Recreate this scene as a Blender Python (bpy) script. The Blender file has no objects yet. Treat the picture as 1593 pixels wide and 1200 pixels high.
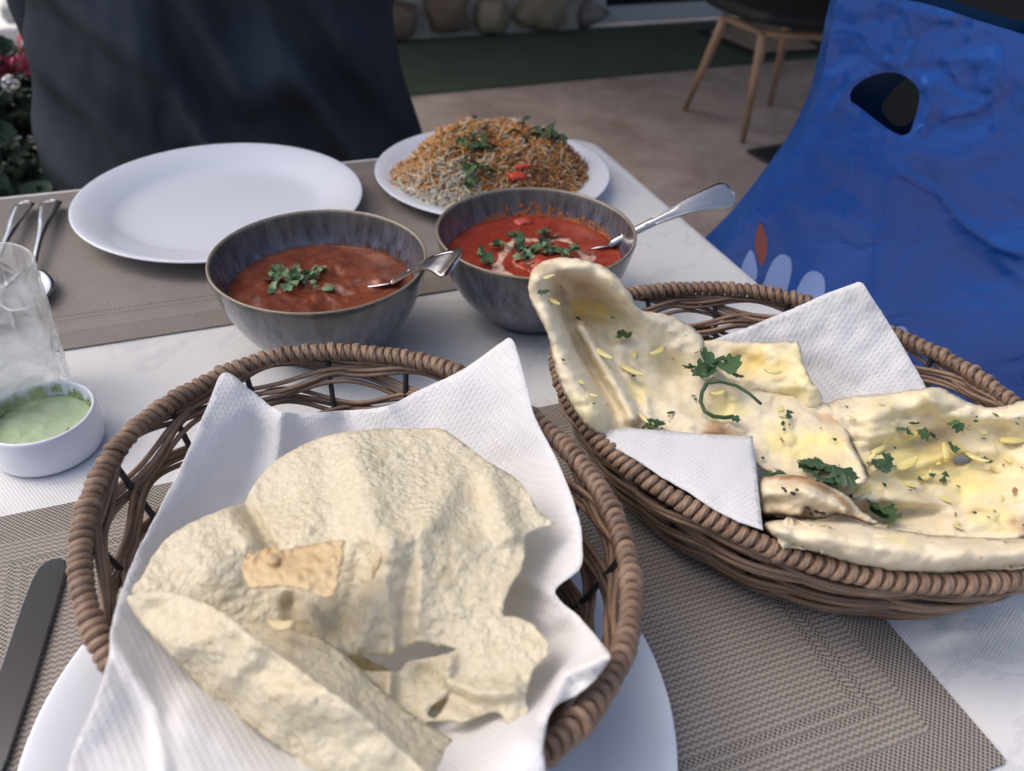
import bpy, math, random
import numpy as np
from mathutils import Vector, Matrix
from mathutils.geometry import delaunay_2d_cdt
random.seed(7); np.random.seed(7)
S = bpy.context.scene
COL = S.collection
# ------------------------------------------------------------------ camera
P0 = np.array([796.5, 600.0]); F = 1310.0; H = 0.345            # camera 34.5 cm above the table top (z = 0)
rx, ry, rz = 0.6438, -0.0411, 0.3745
fwd = np.array([math.sin(rz)*math.cos(rx), math.cos(rz)*math.cos(rx), -math.sin(rx)])
rgt = np.array([math.cos(rz), -math.sin(rz), 0.0]); dwn = np.cross(fwd, rgt)
r2 = rgt*math.cos(ry) + dwn*math.sin(ry); d2 = -rgt*math.sin(ry) + dwn*math.cos(ry)
RC = np.array([r2, d2, fwd]).T
cd = bpy.data.cameras.new('camera'); cam = bpy.data.objects.new('camera', cd); COL.objects.link(cam)
S.camera = cam
cam.matrix_world = Matrix(((r2[0], -d2[0], -fwd[0], 0), (r2[1], -d2[1], -fwd[1], 0), (r2[2], -d2[2], -fwd[2], H), (0, 0, 0, 1)))
cd.sensor_width = 36; cd.lens = 36*F/1593; cd.clip_start = 0.01; cd.clip_end = 500
cd.dof.use_dof = True; cd.dof.focus_distance = 0.47; cd.dof.aperture_fstop = 9.0
# ------------------------------------------------------------------ light
W = bpy.data.worlds.new('World'); S.world = W; W.use_nodes = True
wn = W.node_tree; bg = wn.nodes['Background']
sky = wn.nodes.new('ShaderNodeTexSky'); sky.sky_type = 'NISHITA'; sky.sun_disc = False
LD = np.array([0.80, -0.50]); LD = LD/np.linalg.norm(LD); EL = 55.0     # horizontal travel of the light, elevation
sky.sun_elevation = math.radians(EL)
sky.sun_rotation = math.atan2(-LD[0], -LD[1])
sky.air_density = 1.0; sky.dust_density = 6.0
wn.links.new(sky.outputs[0], bg.inputs[0]); bg.inputs[1].default_value = 0.15
sd = bpy.data.lights.new('sun', 'SUN'); sd.energy = 0.55; sd.angle = math.radians(70); sd.color = (1.0, 0.98, 0.95)
so = bpy.data.objects.new('sun', sd); COL.objects.link(so)
e = math.radians(EL)
so.rotation_euler = Vector((LD[0]*math.cos(e), LD[1]*math.cos(e), -math.sin(e))).to_track_quat('-Z', 'Y').to_euler()
so.location = (-3, 3, 4)
S.view_settings.view_transform = 'Standard'; S.view_settings.look = 'None'; S.view_settings.gamma = 1
S.view_settings.use_curve_mapping = False; S.view_settings.exposure = 0.62
S.render.engine = 'CYCLES'

# ------------------------------------------------------------------ helpers
def at(u, v, z=0.0):
    d = RC @ np.array([u-P0[0], v-P0[1], F]); t = (z-H)/d[2]
    return Vector((d[0]*t, d[1]*t, z))
def atn(uv, z):
    d = np.stack([uv[:, 0]-P0[0], uv[:, 1]-P0[1], np.full(len(uv), F)], 1) @ RC.T
    t = (z-H)/d[:, 2]; return np.stack([d[:, 0]*t, d[:, 1]*t, z*np.ones(len(uv))], 1)
def atY(u, v, Y):
    d = RC @ np.array([u-P0[0], v-P0[1], F]); t = Y/d[1]; return Vector((d[0]*t, Y, H+d[2]*t))
def link(o, parent=None):
    COL.objects.link(o)
    if parent: o.parent = parent
    return o
def tag(o, label=None, cat=None, group=None, kind=None):
    if label: o['label'] = label
    if cat: o['category'] = cat
    if group: o['group'] = group
    if kind: o['kind'] = kind
    return o
def empty(name, loc=(0, 0, 0), rz=0, label=None, cat=None, group=None):
    o = bpy.data.objects.new(name, None); link(o); o.location = loc; o.rotation_euler = (0, 0, rz)
    o.empty_display_size = .02
    return tag(o, label, cat, group)
def mesh(name, vs, fs, m, parent=None, smooth=True):
    me = bpy.data.meshes.new(name); me.from_pydata([tuple(v) for v in vs], [], [tuple(f) for f in fs])
    for mm in (m if isinstance(m, (list, tuple)) else [m]): me.materials.append(mm)
    if smooth: me.polygons.foreach_set('use_smooth', [True]*len(me.polygons))
    me.update(); return link(bpy.data.objects.new(name, me), parent)
class MB:
    def __init__(s): s.v = []; s.f = []
    def add(s, v, f):
        b = len(s.v); s.v += [tuple(p) for p in v]; s.f += [tuple(i+b for i in q) for q in f]
    def box(s, x0, x1, y0, y1, z0, z1):
        s.add([(x, y, z) for x in (x0, x1) for y in (y0, y1) for z in (z0, z1)],
              [(0, 1, 3, 2), (4, 6, 7, 5), (0, 4, 5, 1), (2, 3, 7, 6), (0, 2, 6, 4), (1, 5, 7, 3)])
    def tube(s, pts, rad, n=8, closed=False):
        pts = [Vector(p) for p in pts]; N = len(pts)
        rr = rad if hasattr(rad, '__len__') else [rad]*N
        up = None; rings = []
        for i in range(N):
            if closed: t = pts[(i+1) % N]-pts[i-1]
            else: t = pts[min(i+1, N-1)]-pts[max(i-1, 0)]
            t.normalize()
            if up is None:
                up = Vector((0, 0, 1)) if abs(t.z) < .9 else Vector((1, 0, 0))
            a = (up - t*up.dot(t)).normalized(); b = t.cross(a); up = a
            rings.append([pts[i]+(a*math.cos(k*2*math.pi/n)+b*math.sin(k*2*math.pi/n))*rr[i] for k in range(n)])
        v = [p for r in rings for p in r]; f = []
        for i in range(N if closed else N-1):
            j = (i+1) % N
            for k in range(n): f.append((i*n+k, i*n+(k+1) % n, j*n+(k+1) % n, j*n+k))
        if not closed: f.append(tuple(range(n))[::-1]); f.append(tuple((N-1)*n+k for k in range(n)))
        s.add(v, f)
    def lathe(s, prof, n=96, c=(0, 0, 0), sx=1, sy=1):
        v = []; f = []; K = len(prof)
        for k in range(n):
            a = 2*math.pi*k/n
            for r, z in prof: v.append((c[0]+r*math.cos(a)*sx, c[1]+r*math.sin(a)*sy, c[2]+z))
        for k in range(n):
            j = (k+1) % n
            for i in range(K-1): f.append((k*K+i, j*K+i, j*K+i+1, k*K+i+1))
        s.add(v, f)
    def build(s, name, m, parent=None, smooth=True): return mesh(name, s.v, s.f, m, parent, smooth)
def bevel(o, w=.002, n=2):
    b = o.modifiers.new('bevel', 'BEVEL'); b.width = w; b.segments = n; b.limit_method = 'ANGLE'; return o
def smooth_prof(p, it=2):
    for _ in range(it):
        q = [p[0]]
        for a, b in zip(p[:-1], p[1:]): q += [(a[0]*.75+b[0]*.25, a[1]*.75+b[1]*.25), (a[0]*.25+b[0]*.75, a[1]*.25+b[1]*.75)]
        p = q+[p[-1]]
    return p
# smooth value noise in numpy
_G = np.random.RandomState(3).rand(64, 64, 4)*2-1
def vnoise(x, y, ch=0):
    x = np.asarray(x, float); y = np.asarray(y, float)
    xi = np.floor(x).astype(int); yi = np.floor(y).astype(int); fx = x-xi; fy = y-yi
    fx = fx*fx*(3-2*fx); fy = fy*fy*(3-2*fy)
    g = lambda a, b: _G[a % 64, b % 64, ch]
    return (g(xi, yi)*(1-fx)+g(xi+1, yi)*fx)*(1-fy)+(g(xi, yi+1)*(1-fx)+g(xi+1, yi+1)*fx)*fy
def fbm(x, y, o=3, ch=0):
    s = 0; a = 1
    for k in range(o): s = s+a*vnoise(x*2**k+17*k, y*2**k-9*k, ch); a *= .5
    return s
def segdist(p, line, closed=False):
    line = np.asarray(line, float); a = line if closed else line[:-1]; b = np.roll(line, -1, 0) if closed else line[1:]
    best = np.full(len(p), 1e9)
    for s0, s1 in zip(a, b):
        d = s1-s0; L = (d@d)+1e-9; t = np.clip(((p-s0)@d)/L, 0, 1); q = p-(s0+t[:, None]*d)
        best = np.minimum(best, np.hypot(q[:, 0], q[:, 1]))
    return best
def inside(p, poly):
    poly = np.asarray(poly, float); r = np.zeros(len(p), bool)
    for (x0, y0), (x1, y1) in zip(poly, np.roll(poly, -1, 0)):
        if y0 == y1: continue
        c = ((y0 > p[:, 1]) != (y1 > p[:, 1])) & (p[:, 0] < (x1-x0)*(p[:, 1]-y0)/(y1-y0)+x0); r ^= c
    return r
def tps(ctrl):
    c = np.array(ctrl, float); xy = c[:, :2]/300; z = c[:, 2]; n = len(c)
    def U(r2): return np.where(r2 > 1e-12, .5*r2*np.log(r2+1e-12), 0)
    r = ((xy[:, None]-xy[None])**2).sum(2)
    A = np.zeros((n+3, n+3)); A[:n, :n] = U(r)+np.eye(n)*.002; A[:n, n] = 1; A[:n, n+1:] = xy; A[n, :n] = 1; A[n+1:, :n] = xy.T
    w = np.linalg.solve(A, np.r_[z, 0, 0, 0])
    def fz(p):
        q = p/300.; r = ((q[:, None]-xy[None])**2).sum(2)
        return U(r)@w[:n]+w[n]+q@w[n+1:]
    return fz
def resample(poly, step, rough=0., closed=True, smooth=True):
    p = np.asarray(poly, float); q = np.vstack([p, p[:1]]) if closed else p
    out = []
    n = len(p)
    for i in range(len(q)-1):
        a, b = q[i], q[i+1]; L = np.hypot(*(b-a)); k = max(1, int(round(L/step)))
        if smooth:
            pa = p[(i-1) % n]; pb = p[(i+2) % n]
            for j in range(k):
                t = j/k
                out.append(.5*((2*a)+(b-pa)*t+(2*pa-5*a+4*b-pb)*t*t+(-pa+3*a-3*b+pb)*t**3))
        else:
            for j in range(k): out.append(a+(b-a)*j/k)
    out = np.array(out)
    if rough: out = out+np.stack([fbm(out[:, 0]/7., out[:, 1]/7., 2, 1), fbm(out[:, 0]/7., out[:, 1]/7., 2, 2)], 1)*rough
    return out
def sheet(name, outline, zf, m, parent=None, step=7, holes=(), rough=0., smooth=True, thick=0.0, edge=(0, 0), tof=None, sub=0, outstep=None):
    """a thin solid sheet whose plan outline is given as directions from the photograph and whose height is a real height field"""
    os_ = outstep or step
    ol = resample(outline, os_, rough, True, smooth); hs = [resample(h, os_*.8, rough, True, smooth) for h in holes]
    x0, y0 = ol.min(0); x1, y1 = ol.max(0)
    gx, gy = np.meshgrid(np.arange(x0, x1, step), np.arange(y0, y1, step*.87))
    gx = gx+(np.arange(gx.shape[0]) % 2)[:, None]*step*.5
    g = np.stack([gx.ravel(), gy.ravel()], 1)+(np.random.rand(gx.size, 2)-.5)*step*.25
    g = g[inside(g, ol)]; g = g[segdist(g, ol, True) > step*.55]
    for h in hs: g = g[~inside(g, h)]; g = g[segdist(g, h, True) > step*.5]
    pts = [Vector(p) for p in ol]; ed = [(i, (i+1) % len(ol)) for i in range(len(ol))]
    for h in hs:
        b = len(pts); pts += [Vector(p) for p in h]; ed += [(b+i, b+(i+1) % len(h)) for i in range(len(h))]
    pts += [Vector(p) for p in g]
    V, E, Fc, *_ = delaunay_2d_cdt(pts, ed, [], 0, 1e-4)
    V = np.array([tuple(v) for v in V]); Fc = np.array([tuple(f) for f in Fc if len(f) == 3])
    c = V[Fc].mean(1); keep = inside(c, ol)
    for h in hs: keep &= ~inside(c, h)
    Fc = Fc[keep]
    z = zf(V)
    if edge[0]:
        d = segdist(V, ol, True)
        for h in hs: d = np.minimum(d, segdist(V, h, True))
        t = np.clip(d/edge[0], 0, 1); z = z-edge[1]*(1-np.sqrt(np.clip(1-(1-t)**2, 0, 1)))
    X = (tof or atn)(V, z)
    a, b, c3 = V[Fc[:, 0]], V[Fc[:, 1]], V[Fc[:, 2]]
    flip = (b-a)[:, 0]*(c3-a)[:, 1]-(b-a)[:, 1]*(c3-a)[:, 0] > 0
    Fc[flip] = Fc[flip][:, ::-1]
    o = mesh(name, X, Fc, m, parent)
    if thick:
        s = o.modifiers.new('thickness', 'SOLIDIFY'); s.thickness = thick; s.offset = -1
    o['_n'] = len(V); del o['_n']
    return o
def ridges(p, L):
    """sum of rounded ridges / grooves: (polyline, half width, height)"""
    z = np.zeros(len(p))
    for line, w, h in L:
        d = segdist(p, line); z += h*np.exp(-(d/w)**2)
    return z

# ------------------------------------------------------------------ materials
def new_mat(name, col=(.5, .5, .5), rough=.5, **kw):
    m = bpy.data.materials.new(name); m.use_nodes = True; b = m.node_tree.nodes['Principled BSDF']
    b.inputs['Base Color'].default_value = (*col, 1); b.inputs['Roughness'].default_value = rough
    for k, v in kw.items(): b.inputs[k.replace('_', ' ')].default_value = v
    return m
class NT:
    def __init__(s, m): s.m = m; s.t = m.node_tree; s.b = s.t.nodes['Principled BSDF']; s.co = None
    def n(s, ty, **kw):
        o = s.t.nodes.new('ShaderNode'+ty)
        for k, v in kw.items(): setattr(o, k, v)
        return o
    def l(s, a, b): s.t.links.new(a, b)
    def coord(s, scale=(1, 1, 1), rot=(0, 0, 0), kind='Object'):
        if not s.co: s.co = s.n('TexCoord')
        mp = s.n('Mapping'); mp.inputs['Scale'].default_value = scale; mp.inputs['Rotation'].default_value = rot
        s.l(s.co.outputs[kind], mp.inputs[0]); return mp.outputs[0]
    def noise(s, sc, det=4, vec=None, ro=.5, dist=0):
        o = s.n('TexNoise'); o.inputs['Scale'].default_value = sc; o.inputs['Detail'].default_value = det
        o.inputs['Roughness'].default_value = ro; o.inputs['Distortion'].default_value = dist
        s.l(vec if vec is not None else s.coord(), o.inputs['Vector']); return o.outputs['Fac']
    def voro(s, sc, vec=None, feat='F1', rnd=1, out='Distance', smooth=None):
        o = s.n('TexVoronoi', feature=feat); o.inputs['Scale'].default_value = sc; o.inputs['Randomness'].default_value = rnd
        s.l(vec if vec is not None else s.coord(), o.inputs['Vector']); return o.outputs[out]
    def ramp(s, fac, stops, interp='LINEAR'):
        r = s.n('ValToRGB'); r.color_ramp.interpolation = interp
        while len(r.color_ramp.elements) < len(stops): r.color_ramp.elements.new(.5)
        for e_, (p, c) in zip(r.color_ramp.elements, stops):
            e_.position = p; e_.color = (*c, 1) if hasattr(c, '__len__') else (c, c, c, 1)
        s.l(fac, r.inputs[0]); return r.outputs[0]
    def mix(s, fac, a, b):
        x = s.n('Mix', data_type='RGBA')
        for k, v in ((0, fac), (6, a), (7, b)):
            if hasattr(v, 'links'): s.l(v, x.inputs[k])
            elif hasattr(v, '__len__'): x.inputs[k].default_value = (*v, 1)
            else: x.inputs[k].default_value = v
        return x.outputs[2]
    def math(s, op, a, b=0, c=None):
        x = s.n('Math', operation=op)
        for k, v in enumerate((a, b) if c is None else (a, b, c)):
            if hasattr(v, 'links'): s.l(v, x.inputs[k])
            else: x.inputs[k].default_value = v
        return x.outputs[0]
    def xyz(s, vec=None):
        x = s.n('SeparateXYZ'); s.l(vec if vec is not None else s.coord(), x.inputs[0]); return x.outputs
    def col(s, c): s.l(c, s.b.inputs['Base Color'])
    def rough(s, c): s.l(c, s.b.inputs['Roughness'])
    def bump(s, h, dist=.001, st=1.0):
        o = s.n('Bump'); o.inputs['Distance'].default_value = dist; o.inputs['Strength'].default_value = st
        s.l(h, o.inputs['Height'])
        if s.b.inputs['Normal'].links: s.l(s.b.inputs['Normal'].links[0].from_socket, o.inputs['Normal'])
        s.l(o.outputs[0], s.b.inputs['Normal'])
def noisy(name, c0, c1, sc, rough=.5, bump=0, bsc=None, det=4, **kw):
    m = new_mat(name, c0, rough, **kw); t = NT(m)
    t.col(t.ramp(t.noise(sc, det), [(.3, c0), (.7, c1)]))
    if bump: t.bump(t.noise(bsc or sc*3, 5), bump)
    return m

# white table top, finely embossed oilcloth with faint marble veins
m_table = new_mat('table_top_white', (.62, .62, .62), .32)
t = NT(m_table)
vein = t.ramp(t.math('ABSOLUTE', t.math('SUBTRACT', t.noise(5, 6, dist=1.5, ro=.6), .5)), [(0, 1.), (.018, 0.)])
c = t.mix(t.noise(3, 4), (.60, .60, .60), (.68, .68, .685)); c = t.mix(t.math('MULTIPLY', vein, .30), c, (.36, .38, .43))
t.col(c)
x = t.xyz(t.coord(rot=(0, 0, .35)))
emb = t.math('MULTIPLY', t.math('SINE', t.math('MULTIPLY', x[0], 2600)), t.math('SINE', t.math('MULTIPLY', x[1], 2600)))
t.bump(emb, .00012, .6); t.bump(t.noise(9, 3), .0012, .5)
m_tableedge = new_mat('table_edge_cream', (.62, .58, .52), .45)
m_tableleg = new_mat('table_leg_metal', (.25, .25, .26), .4, Metallic=.8)

# woven vinyl placemat
def mat_weave(name, W_, D_):
    m = new_mat(name, (.3, .27, .24), .55); t = NT(m)
    x = t.xyz()
    dx = t.math('SUBTRACT', W_/2, t.math('ABSOLUTE', x[0])); dy = t.math('SUBTRACT', D_/2, t.math('ABSOLUTE', x[1]))
    d = t.math('MINIMUM', dx, dy)
    k = 2*math.pi/.0026
    sx = t.math('SINE', t.math('MULTIPLY', x[0], k)); sy = t.math('SINE', t.math('MULTIPLY', x[1], k))
    grid = t.math('MULTIPLY', t.math('ADD', t.math('MULTIPLY', sx, sy), 1), .5)            # coarse open weave
    k2 = 2*math.pi/.0030
    rib = t.math('MULTIPLY', t.math('ADD', t.math('SINE', t.math('ADD', t.math('MULTIPLY', x[1], k2), t.math('MULTIPLY', t.math('SINE', t.math('MULTIPLY', x[0], k2*.9)), .9))), 1), .5)
    band = t.ramp(t.math('DIVIDE', d, .06), [(0, 1.), (.36, 1.), (.37, 0.), (.60, 0.), (.61, 1.), (.66, 1.), (.665, 0.), (.71, 0.), (.715, 1.), (.77, 1.), (.775, 0.)], 'CONSTANT')
    pat = t.mix(band, rib, grid)
    base = t.mix(t.noise(40, 3), (.27, .237, .213), (.345, .305, .275))
    dark = t.mix(band, t.mix(.75, base, (.11, .095, .085)), (.05, .042, .038))
    c = t.mix(t.ramp(pat, [(.25, 0.), (.60, 1.)]), dark, base)
    t.col(c); t.bump(pat, .0005, .8)
    return m
m_porc = new_mat('white_porcelain', (.70, .725, .79), .12, Coat_Weight=.3)
m_glass = new_mat('clear_glass', (1, 1, 1), .02, IOR=1.28, Transmission_Weight=1.0)
m_water = new_mat('water', (1, 1, 1), .0, IOR=1.33, Transmission_Weight=1.0)
m_steel = new_mat('polished_steel', (.62, .62, .63), .16, Metallic=1.0); t = NT(m_steel); t.bump(t.noise(60, 3), .0004, .5)
m_steel2 = new_mat('worn_ornate_steel', (.50, .47, .46), .24, Metallic=1.0); t = NT(m_steel2); t.bump(t.noise(90, 3, dist=.6), .0007, .4)
m_blade = new_mat('knife_steel', (.20, .21, .23), .25, Metallic=1.0); t = NT(m_blade); t.bump(t.noise(400, 2, t.coord((1, .03, 1))), .00005, .5)

for m_, k_ in ((m_glass, .70), (m_water, .60)):
    t = NT(m_); tp = t.n('BsdfTransparent'); tp.inputs[0].default_value = (.97, .98, .985, 1); gs = t.n('BsdfGlossy'); gs.inputs['Roughness'].default_value = .04
    lw = t.n('LayerWeight'); lw.inputs[0].default_value = .35; m1 = t.n('MixShader'); t.l(t.math('ADD', .05, t.math('MULTIPLY', t.math('POWER', lw.outputs['Facing'], 2.2), .85)), m1.inputs[0]); t.l(tp.outputs[0], m1.inputs[1]); t.l(gs.outputs[0], m1.inputs[2])
    m2 = t.n('MixShader'); m2.inputs[0].default_value = k_; t.l(t.b.outputs[0], m2.inputs[1]); t.l(m1.outputs[0], m2.inputs[2]); t.l(m2.outputs[0], t.t.nodes['Material Output'].inputs[0])
# reactive glaze of the bowls
def glaze(name, zr):
    m = new_mat(name, (.1, .1, .15), .22, Coat_Weight=.4); t = NT(m)
    x = t.xyz(); z = t.math('DIVIDE', x[2], zr)
    st = t.noise(150, 6, t.coord((1, 1, .13)), .7); big = t.noise(22, 4)
    c = t.ramp(st, [(.34, (.030, .030, .045)), (.50, (.085, .090, .120)), (.70, (.17, .18, .235))])
    c2 = t.ramp(st, [(.34, (.050, .043, .042)), (.62, (.105, .095, .095))])
    top = t.math('ADD', z, t.math('MULTIPLY', t.math('SUBTRACT', big, .5), .35))
    c = t.mix(t.ramp(top, [(.72, 0.), (.93, 1.)]), c, c2)
    c = t.mix(t.ramp(t.math('ADD', top, 0), [(.12, 1.), (.42, 0.)]), c, (.050, .055, .085))
    c = t.mix(t.ramp(t.math('ADD', z, t.math('MULTIPLY', st, .02)), [(.985, 0.), (1.0, 1.)]), c, (.22, .18, .13))
    t.col(c); t.bump(st, .0003, .4)
    return m
m_glaze = glaze('reactive_blue_glaze', .0700)
def curry(name, c0, c1, c2, cream=False):
    m = new_mat(name, c0, .3, Subsurface_Weight=.05, Coat_Weight=.25, Coat_Roughness=.15); t = NT(m)
    n = t.noise(45, 6, ro=.65); f = t.noise(420, 3)
    c = t.ramp(n, [(.35, c0), (.55, c1), (.72, c2)])
    c = t.mix(t.math('MULTIPLY', t.ramp(f, [(.55, 0.), (.66, 1.)]), .35), c, c2)
    if cream:
        x = t.xyz(); dx = t.math('SUBTRACT', x[0], .004); dy = t.math('ADD', x[1], .012)
        r = t.math('SQRT', t.math('ADD', t.math('MULTIPLY', dx, dx), t.math('MULTIPLY', t.math('MULTIPLY', dy, dy), .9)))
        wob = t.math('MULTIPLY', t.math('SUBTRACT', t.noise(38, 4), .5), .030)
        rr = t.math('ABSOLUTE', t.math('SUBTRACT', t.math('ADD', r, wob), .034))
        w = t.math('ADD', .0012, t.math('MULTIPLY', t.noise(70, 3), .0060))
        mk = t.ramp(t.math('DIVIDE', rr, w), [(.55, 1.), (1.0, 0.)])
        brk = t.ramp(t.noise(120, 5, ro=.7), [(.28, 0.), (.50, 1.)])
        c = t.mix(t.math('MULTIPLY', t.math('MULTIPLY', mk, brk), .85), c, (.80, .56, .42))
        rr2 = t.math('ABSOLUTE', t.math('SUBTRACT', t.math('ADD', r, t.math('MULTIPLY', wob, 1.3)), .020))
        mk2 = t.ramp(t.math('DIVIDE', rr2, .0016), [(.5, 1.), (1.0, 0.)])
        c = t.mix(t.math('MULTIPLY', t.math('MULTIPLY', mk2, brk), .6), c, (.72, .36, .22))
    t.col(c); t.bump(n, .004, .5); t.bump(f, .0006, .4)
    return m
m_curry1 = curry('brown_lentil_curry', (.105, .022, .010), (.185, .046, .020), (.28, .085, .042))
m_curry2 = curry('red_tomato_curry', (.21, .020, .011), (.29, .036, .017), (.37, .068, .028), True)
m_smear1 = new_mat('brown_sauce_smear', (.10, .045, .02), .35); m_smear2 = new_mat('orange_sauce_smear', (.33, .10, .03), .4)
m_chunk = noisy('red_chicken_tikka', (.42, .035, .03), (.50, .09, .05), 90, .3, .001)
m_leaf = noisy('coriander_leaf_green', (.045, .105, .035), (.090, .170, .065), 120, .45, .0003, Subsurface_Weight=.1)
m_leafd = noisy('coriander_leaf_dark', (.020, .055, .022), (.045, .090, .035), 120, .5)
m_leafl = noisy('coriander_leaf_pale', (.12, .20, .09), (.19, .28, .14), 120, .45)
m_chutney = noisy('mint_chutney', (.38, .48, .27), (.44, .53, .33), 60, .25, .0008, Coat_Weight=.4)
m_smear3 = noisy('dried_chutney_smear', (.42, .50, .24), (.30, .38, .14), 260, .5, .0006)

def wick(name, c0, c1, sc):
    m = new_mat(name, c0, .55, Coat_Weight=.05); t = NT(m)
    n = t.noise(sc, 5, ro=.6); f = t.noise(900, 2)
    oi = t.n('ObjectInfo'); c = t.ramp(n, [(.3, c0), (.7, c1)])
    c = t.mix(t.math('MULTIPLY', oi.outputs['Random'], .62), c, (.095, .055, .038))
    c = t.mix(t.math('MULTIPLY', t.ramp(f, [(.6, 0.), (.75, 1.)]), .3), c, (.04, .022, .016))
    t.col(c); t.bump(f, .0003, .5); return m
m_wick = wick('rattan_brown', (.21, .130, .085), (.36, .240, .160), 60)
m_rim = wick('rattan_rim', (.20, .125, .082), (.37, .250, .170), 60); t = NT(m_rim); t.bump(t.math('SINE', t.math('MULTIPLY', t.xyz()[0], 3600)), .00028, .55)
m_wick2 = wick('rattan_dark_brown', (.12, .072, .050), (.22, .135, .095), 60)
m_stake = new_mat('rattan_stake_black', (.020, .017, .018), .5)

# paper napkins, embossed dots
def paper(name, col, k=1850):
    m = new_mat(name, col, .85, Subsurface_Weight=.0); t = NT(m)
    x = t.xyz(t.coord(rot=(0, 0, .5)))
    dots = t.math('MULTIPLY', t.math('SINE', t.math('MULTIPLY', x[0], k)), t.math('SINE', t.math('MULTIPLY', x[1], k)))
    dots = t.ramp(dots, [(.1, 0.), (.8, 1.)])
    t.bump(dots, .0005, .48); t.bump(t.noise(800, 3), .0002, .5); t.bump(t.noise(25, 3), .0012, .2)
    stain = t.ramp(t.noise(9, 2), [(.60, 0.), (.72, 1.)])
    t.col(t.mix(t.math('MULTIPLY', stain, .12), col, (.70, .66, .55)))
    # thin paper lets a little light through
    tr = t.n('BsdfTranslucent'); tr.inputs[0].default_value = (*col, 1)
    mx = t.n('MixShader'); mx.inputs[0].default_value = .28; out = t.t.nodes['Material Output']
    t.l(t.b.outputs[0], mx.inputs[1]); t.l(tr.outputs[0], mx.inputs[2]); t.l(mx.outputs[0], out.inputs[0])
    return m
m_paper = paper('white_paper_napkin', (.82, .82, .84))

# papadum: pale, blistered, translucent
def papad(name, c0, c1, c2, sc=1.0):
    m = new_mat(name, c0, .42, Coat_Weight=.12, Coat_Roughness=.3); t = NT(m)
    v = t.coord((1, 1, 1))
    n = t.noise(14, 4); n2 = t.noise(160, 5, ro=.7)
    c = t.ramp(n, [(.32, c0), (.55, c1), (.75, c2)])
    c = t.mix(t.math('MULTIPLY', t.ramp(n2, [(.45, 0.), (.7, 1.)]), .35), c, (.86, .80, .62))
    b1 = t.voro(270*sc, v, 'F1'); b2 = t.voro(520*sc, v, 'SMOOTH_F1'); b3 = t.voro(95*sc, v, 'SMOOTH_F1')
    big = t.ramp(b3, [(.10, 1.), (.34, 0.)], 'EASE')
    msk = t.ramp(t.noise(28, 3), [(.38, .40), (.6, 1.)])
    c = t.mix(t.math('MULTIPLY', t.ramp(b1, [(.45, 0.), (.8, 1.)]), .22), c, (.56, .47, .27)); c = t.mix(t.math('MULTIPLY', t.ramp(t.noise(22, 5, ro=.7), [(.58, 0.), (.75, 1.)]), .35), c, (.74, .56, .30))
    t.col(c)
    t.bump(t.math('MULTIPLY', t.ramp(b1, [(.0, 1.), (.30, .75), (.62, 0.)], 'EASE'), msk), .0011, .55)
    t.bump(t.ramp(b2, [(.1, 1.), (.6, 0.)], 'EASE'), .0005, .6)
    t.bump(t.math('MULTIPLY', big, msk), .0009, .5)
    tr = t.n('BsdfTranslucent'); t.l(c, tr.inputs[0])
    mx = t.n('MixShader'); mx.inputs[0].default_value = .40; out = t.t.nodes['Material Output']
    t.l(t.b.outputs[0], mx.inputs[1]); t.l(tr.outputs[0], mx.inputs[2]); t.l(mx.outputs[0], out.inputs[0])
    return m
m_pap = papad('papadum', (.80, .745, .58), (.84, .79, .645), (.82, .73, .53))
m_pap2 = papad('papadum_golden', (.81, .72, .48), (.83, .75, .53), (.77, .61, .35))
m_pap3 = papad('papadum_shard', (.78, .62, .38), (.80, .66, .43), (.74, .54, .30), .8)
# naan
def spotmix(t, c, spots):
    for u, v, z, r, colr, st in spots:
        p_ = at(u, v, z); co = t.coord(); ns = t.n('VectorMath', operation='DISTANCE'); t.l(co, ns.inputs[0]); ns.inputs[1].default_value = p_
        d = t.math('ADD', t.math('DIVIDE', ns.outputs['Value'], r), t.math('MULTIPLY', t.math('SUBTRACT', t.noise(130, 4, ro=.65), .5), 1.3))
        c = t.mix(t.math('MULTIPLY', t.ramp(d, [(.35, 1.), (1.0, 0.)]), st), c, colr)
    return c
def naan(name, yel=.5, char=.5, spots=()):
    m = new_mat(name, (.7, .6, .4), .7, Subsurface_Weight=.05, Subsurface_Scale=.006, Specular_IOR_Level=.3); t = NT(m)
    n = t.noise(16, 4, dist=.4); n2 = t.noise(11, 3, t.coord((1, 1, 1), (1, 2, 3))); n3 = t.noise(150, 4)
    c = t.ramp(n3, [(.3, (.70, .61, .43)), (.7, (.78, .705, .54))])
    c = t.mix(t.math('MULTIPLY', t.ramp(n, [(.52-.05*yel, 0.), (.72-.06*yel, 1.)]), min(1, .35+.35*yel)), c, (.79, .68, .34))
    c = t.mix(t.math('MULTIPLY', t.ramp(t.noise(38, 5, ro=.65), [(.48, 0.), (.66, 1.)]), .45), c, (.72, .59, .40)); c = t.mix(t.math('MULTIPLY', t.ramp(t.voro(75, None), [(.04, 1.), (.075, 0.)]), .55), c, (.40, .25, .12))
    c = t.mix(t.math('MULTIPLY', t.ramp(n2, [(.66-.06*char, 0.), (.80-.06*char, 1.)]), .75), c, (.38, .20, .085))
    c = spotmix(t, c, spots)
    t.col(c); t.rough(t.ramp(n, [(.4, .75), (.65, .48)]))
    t.bump(t.noise(70, 4, ro=.5), .0009, .5); t.bump(t.noise(420, 4, ro=.7), .0006, .7); t.bump(t.voro(300, None, 'SMOOTH_F1'), .0004, .5)
    return m
BR = (.42, .22, .09); YL = (.74, .53, .13); YP = (.78, .66, .22); DK = (.16, .075, .035)
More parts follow.
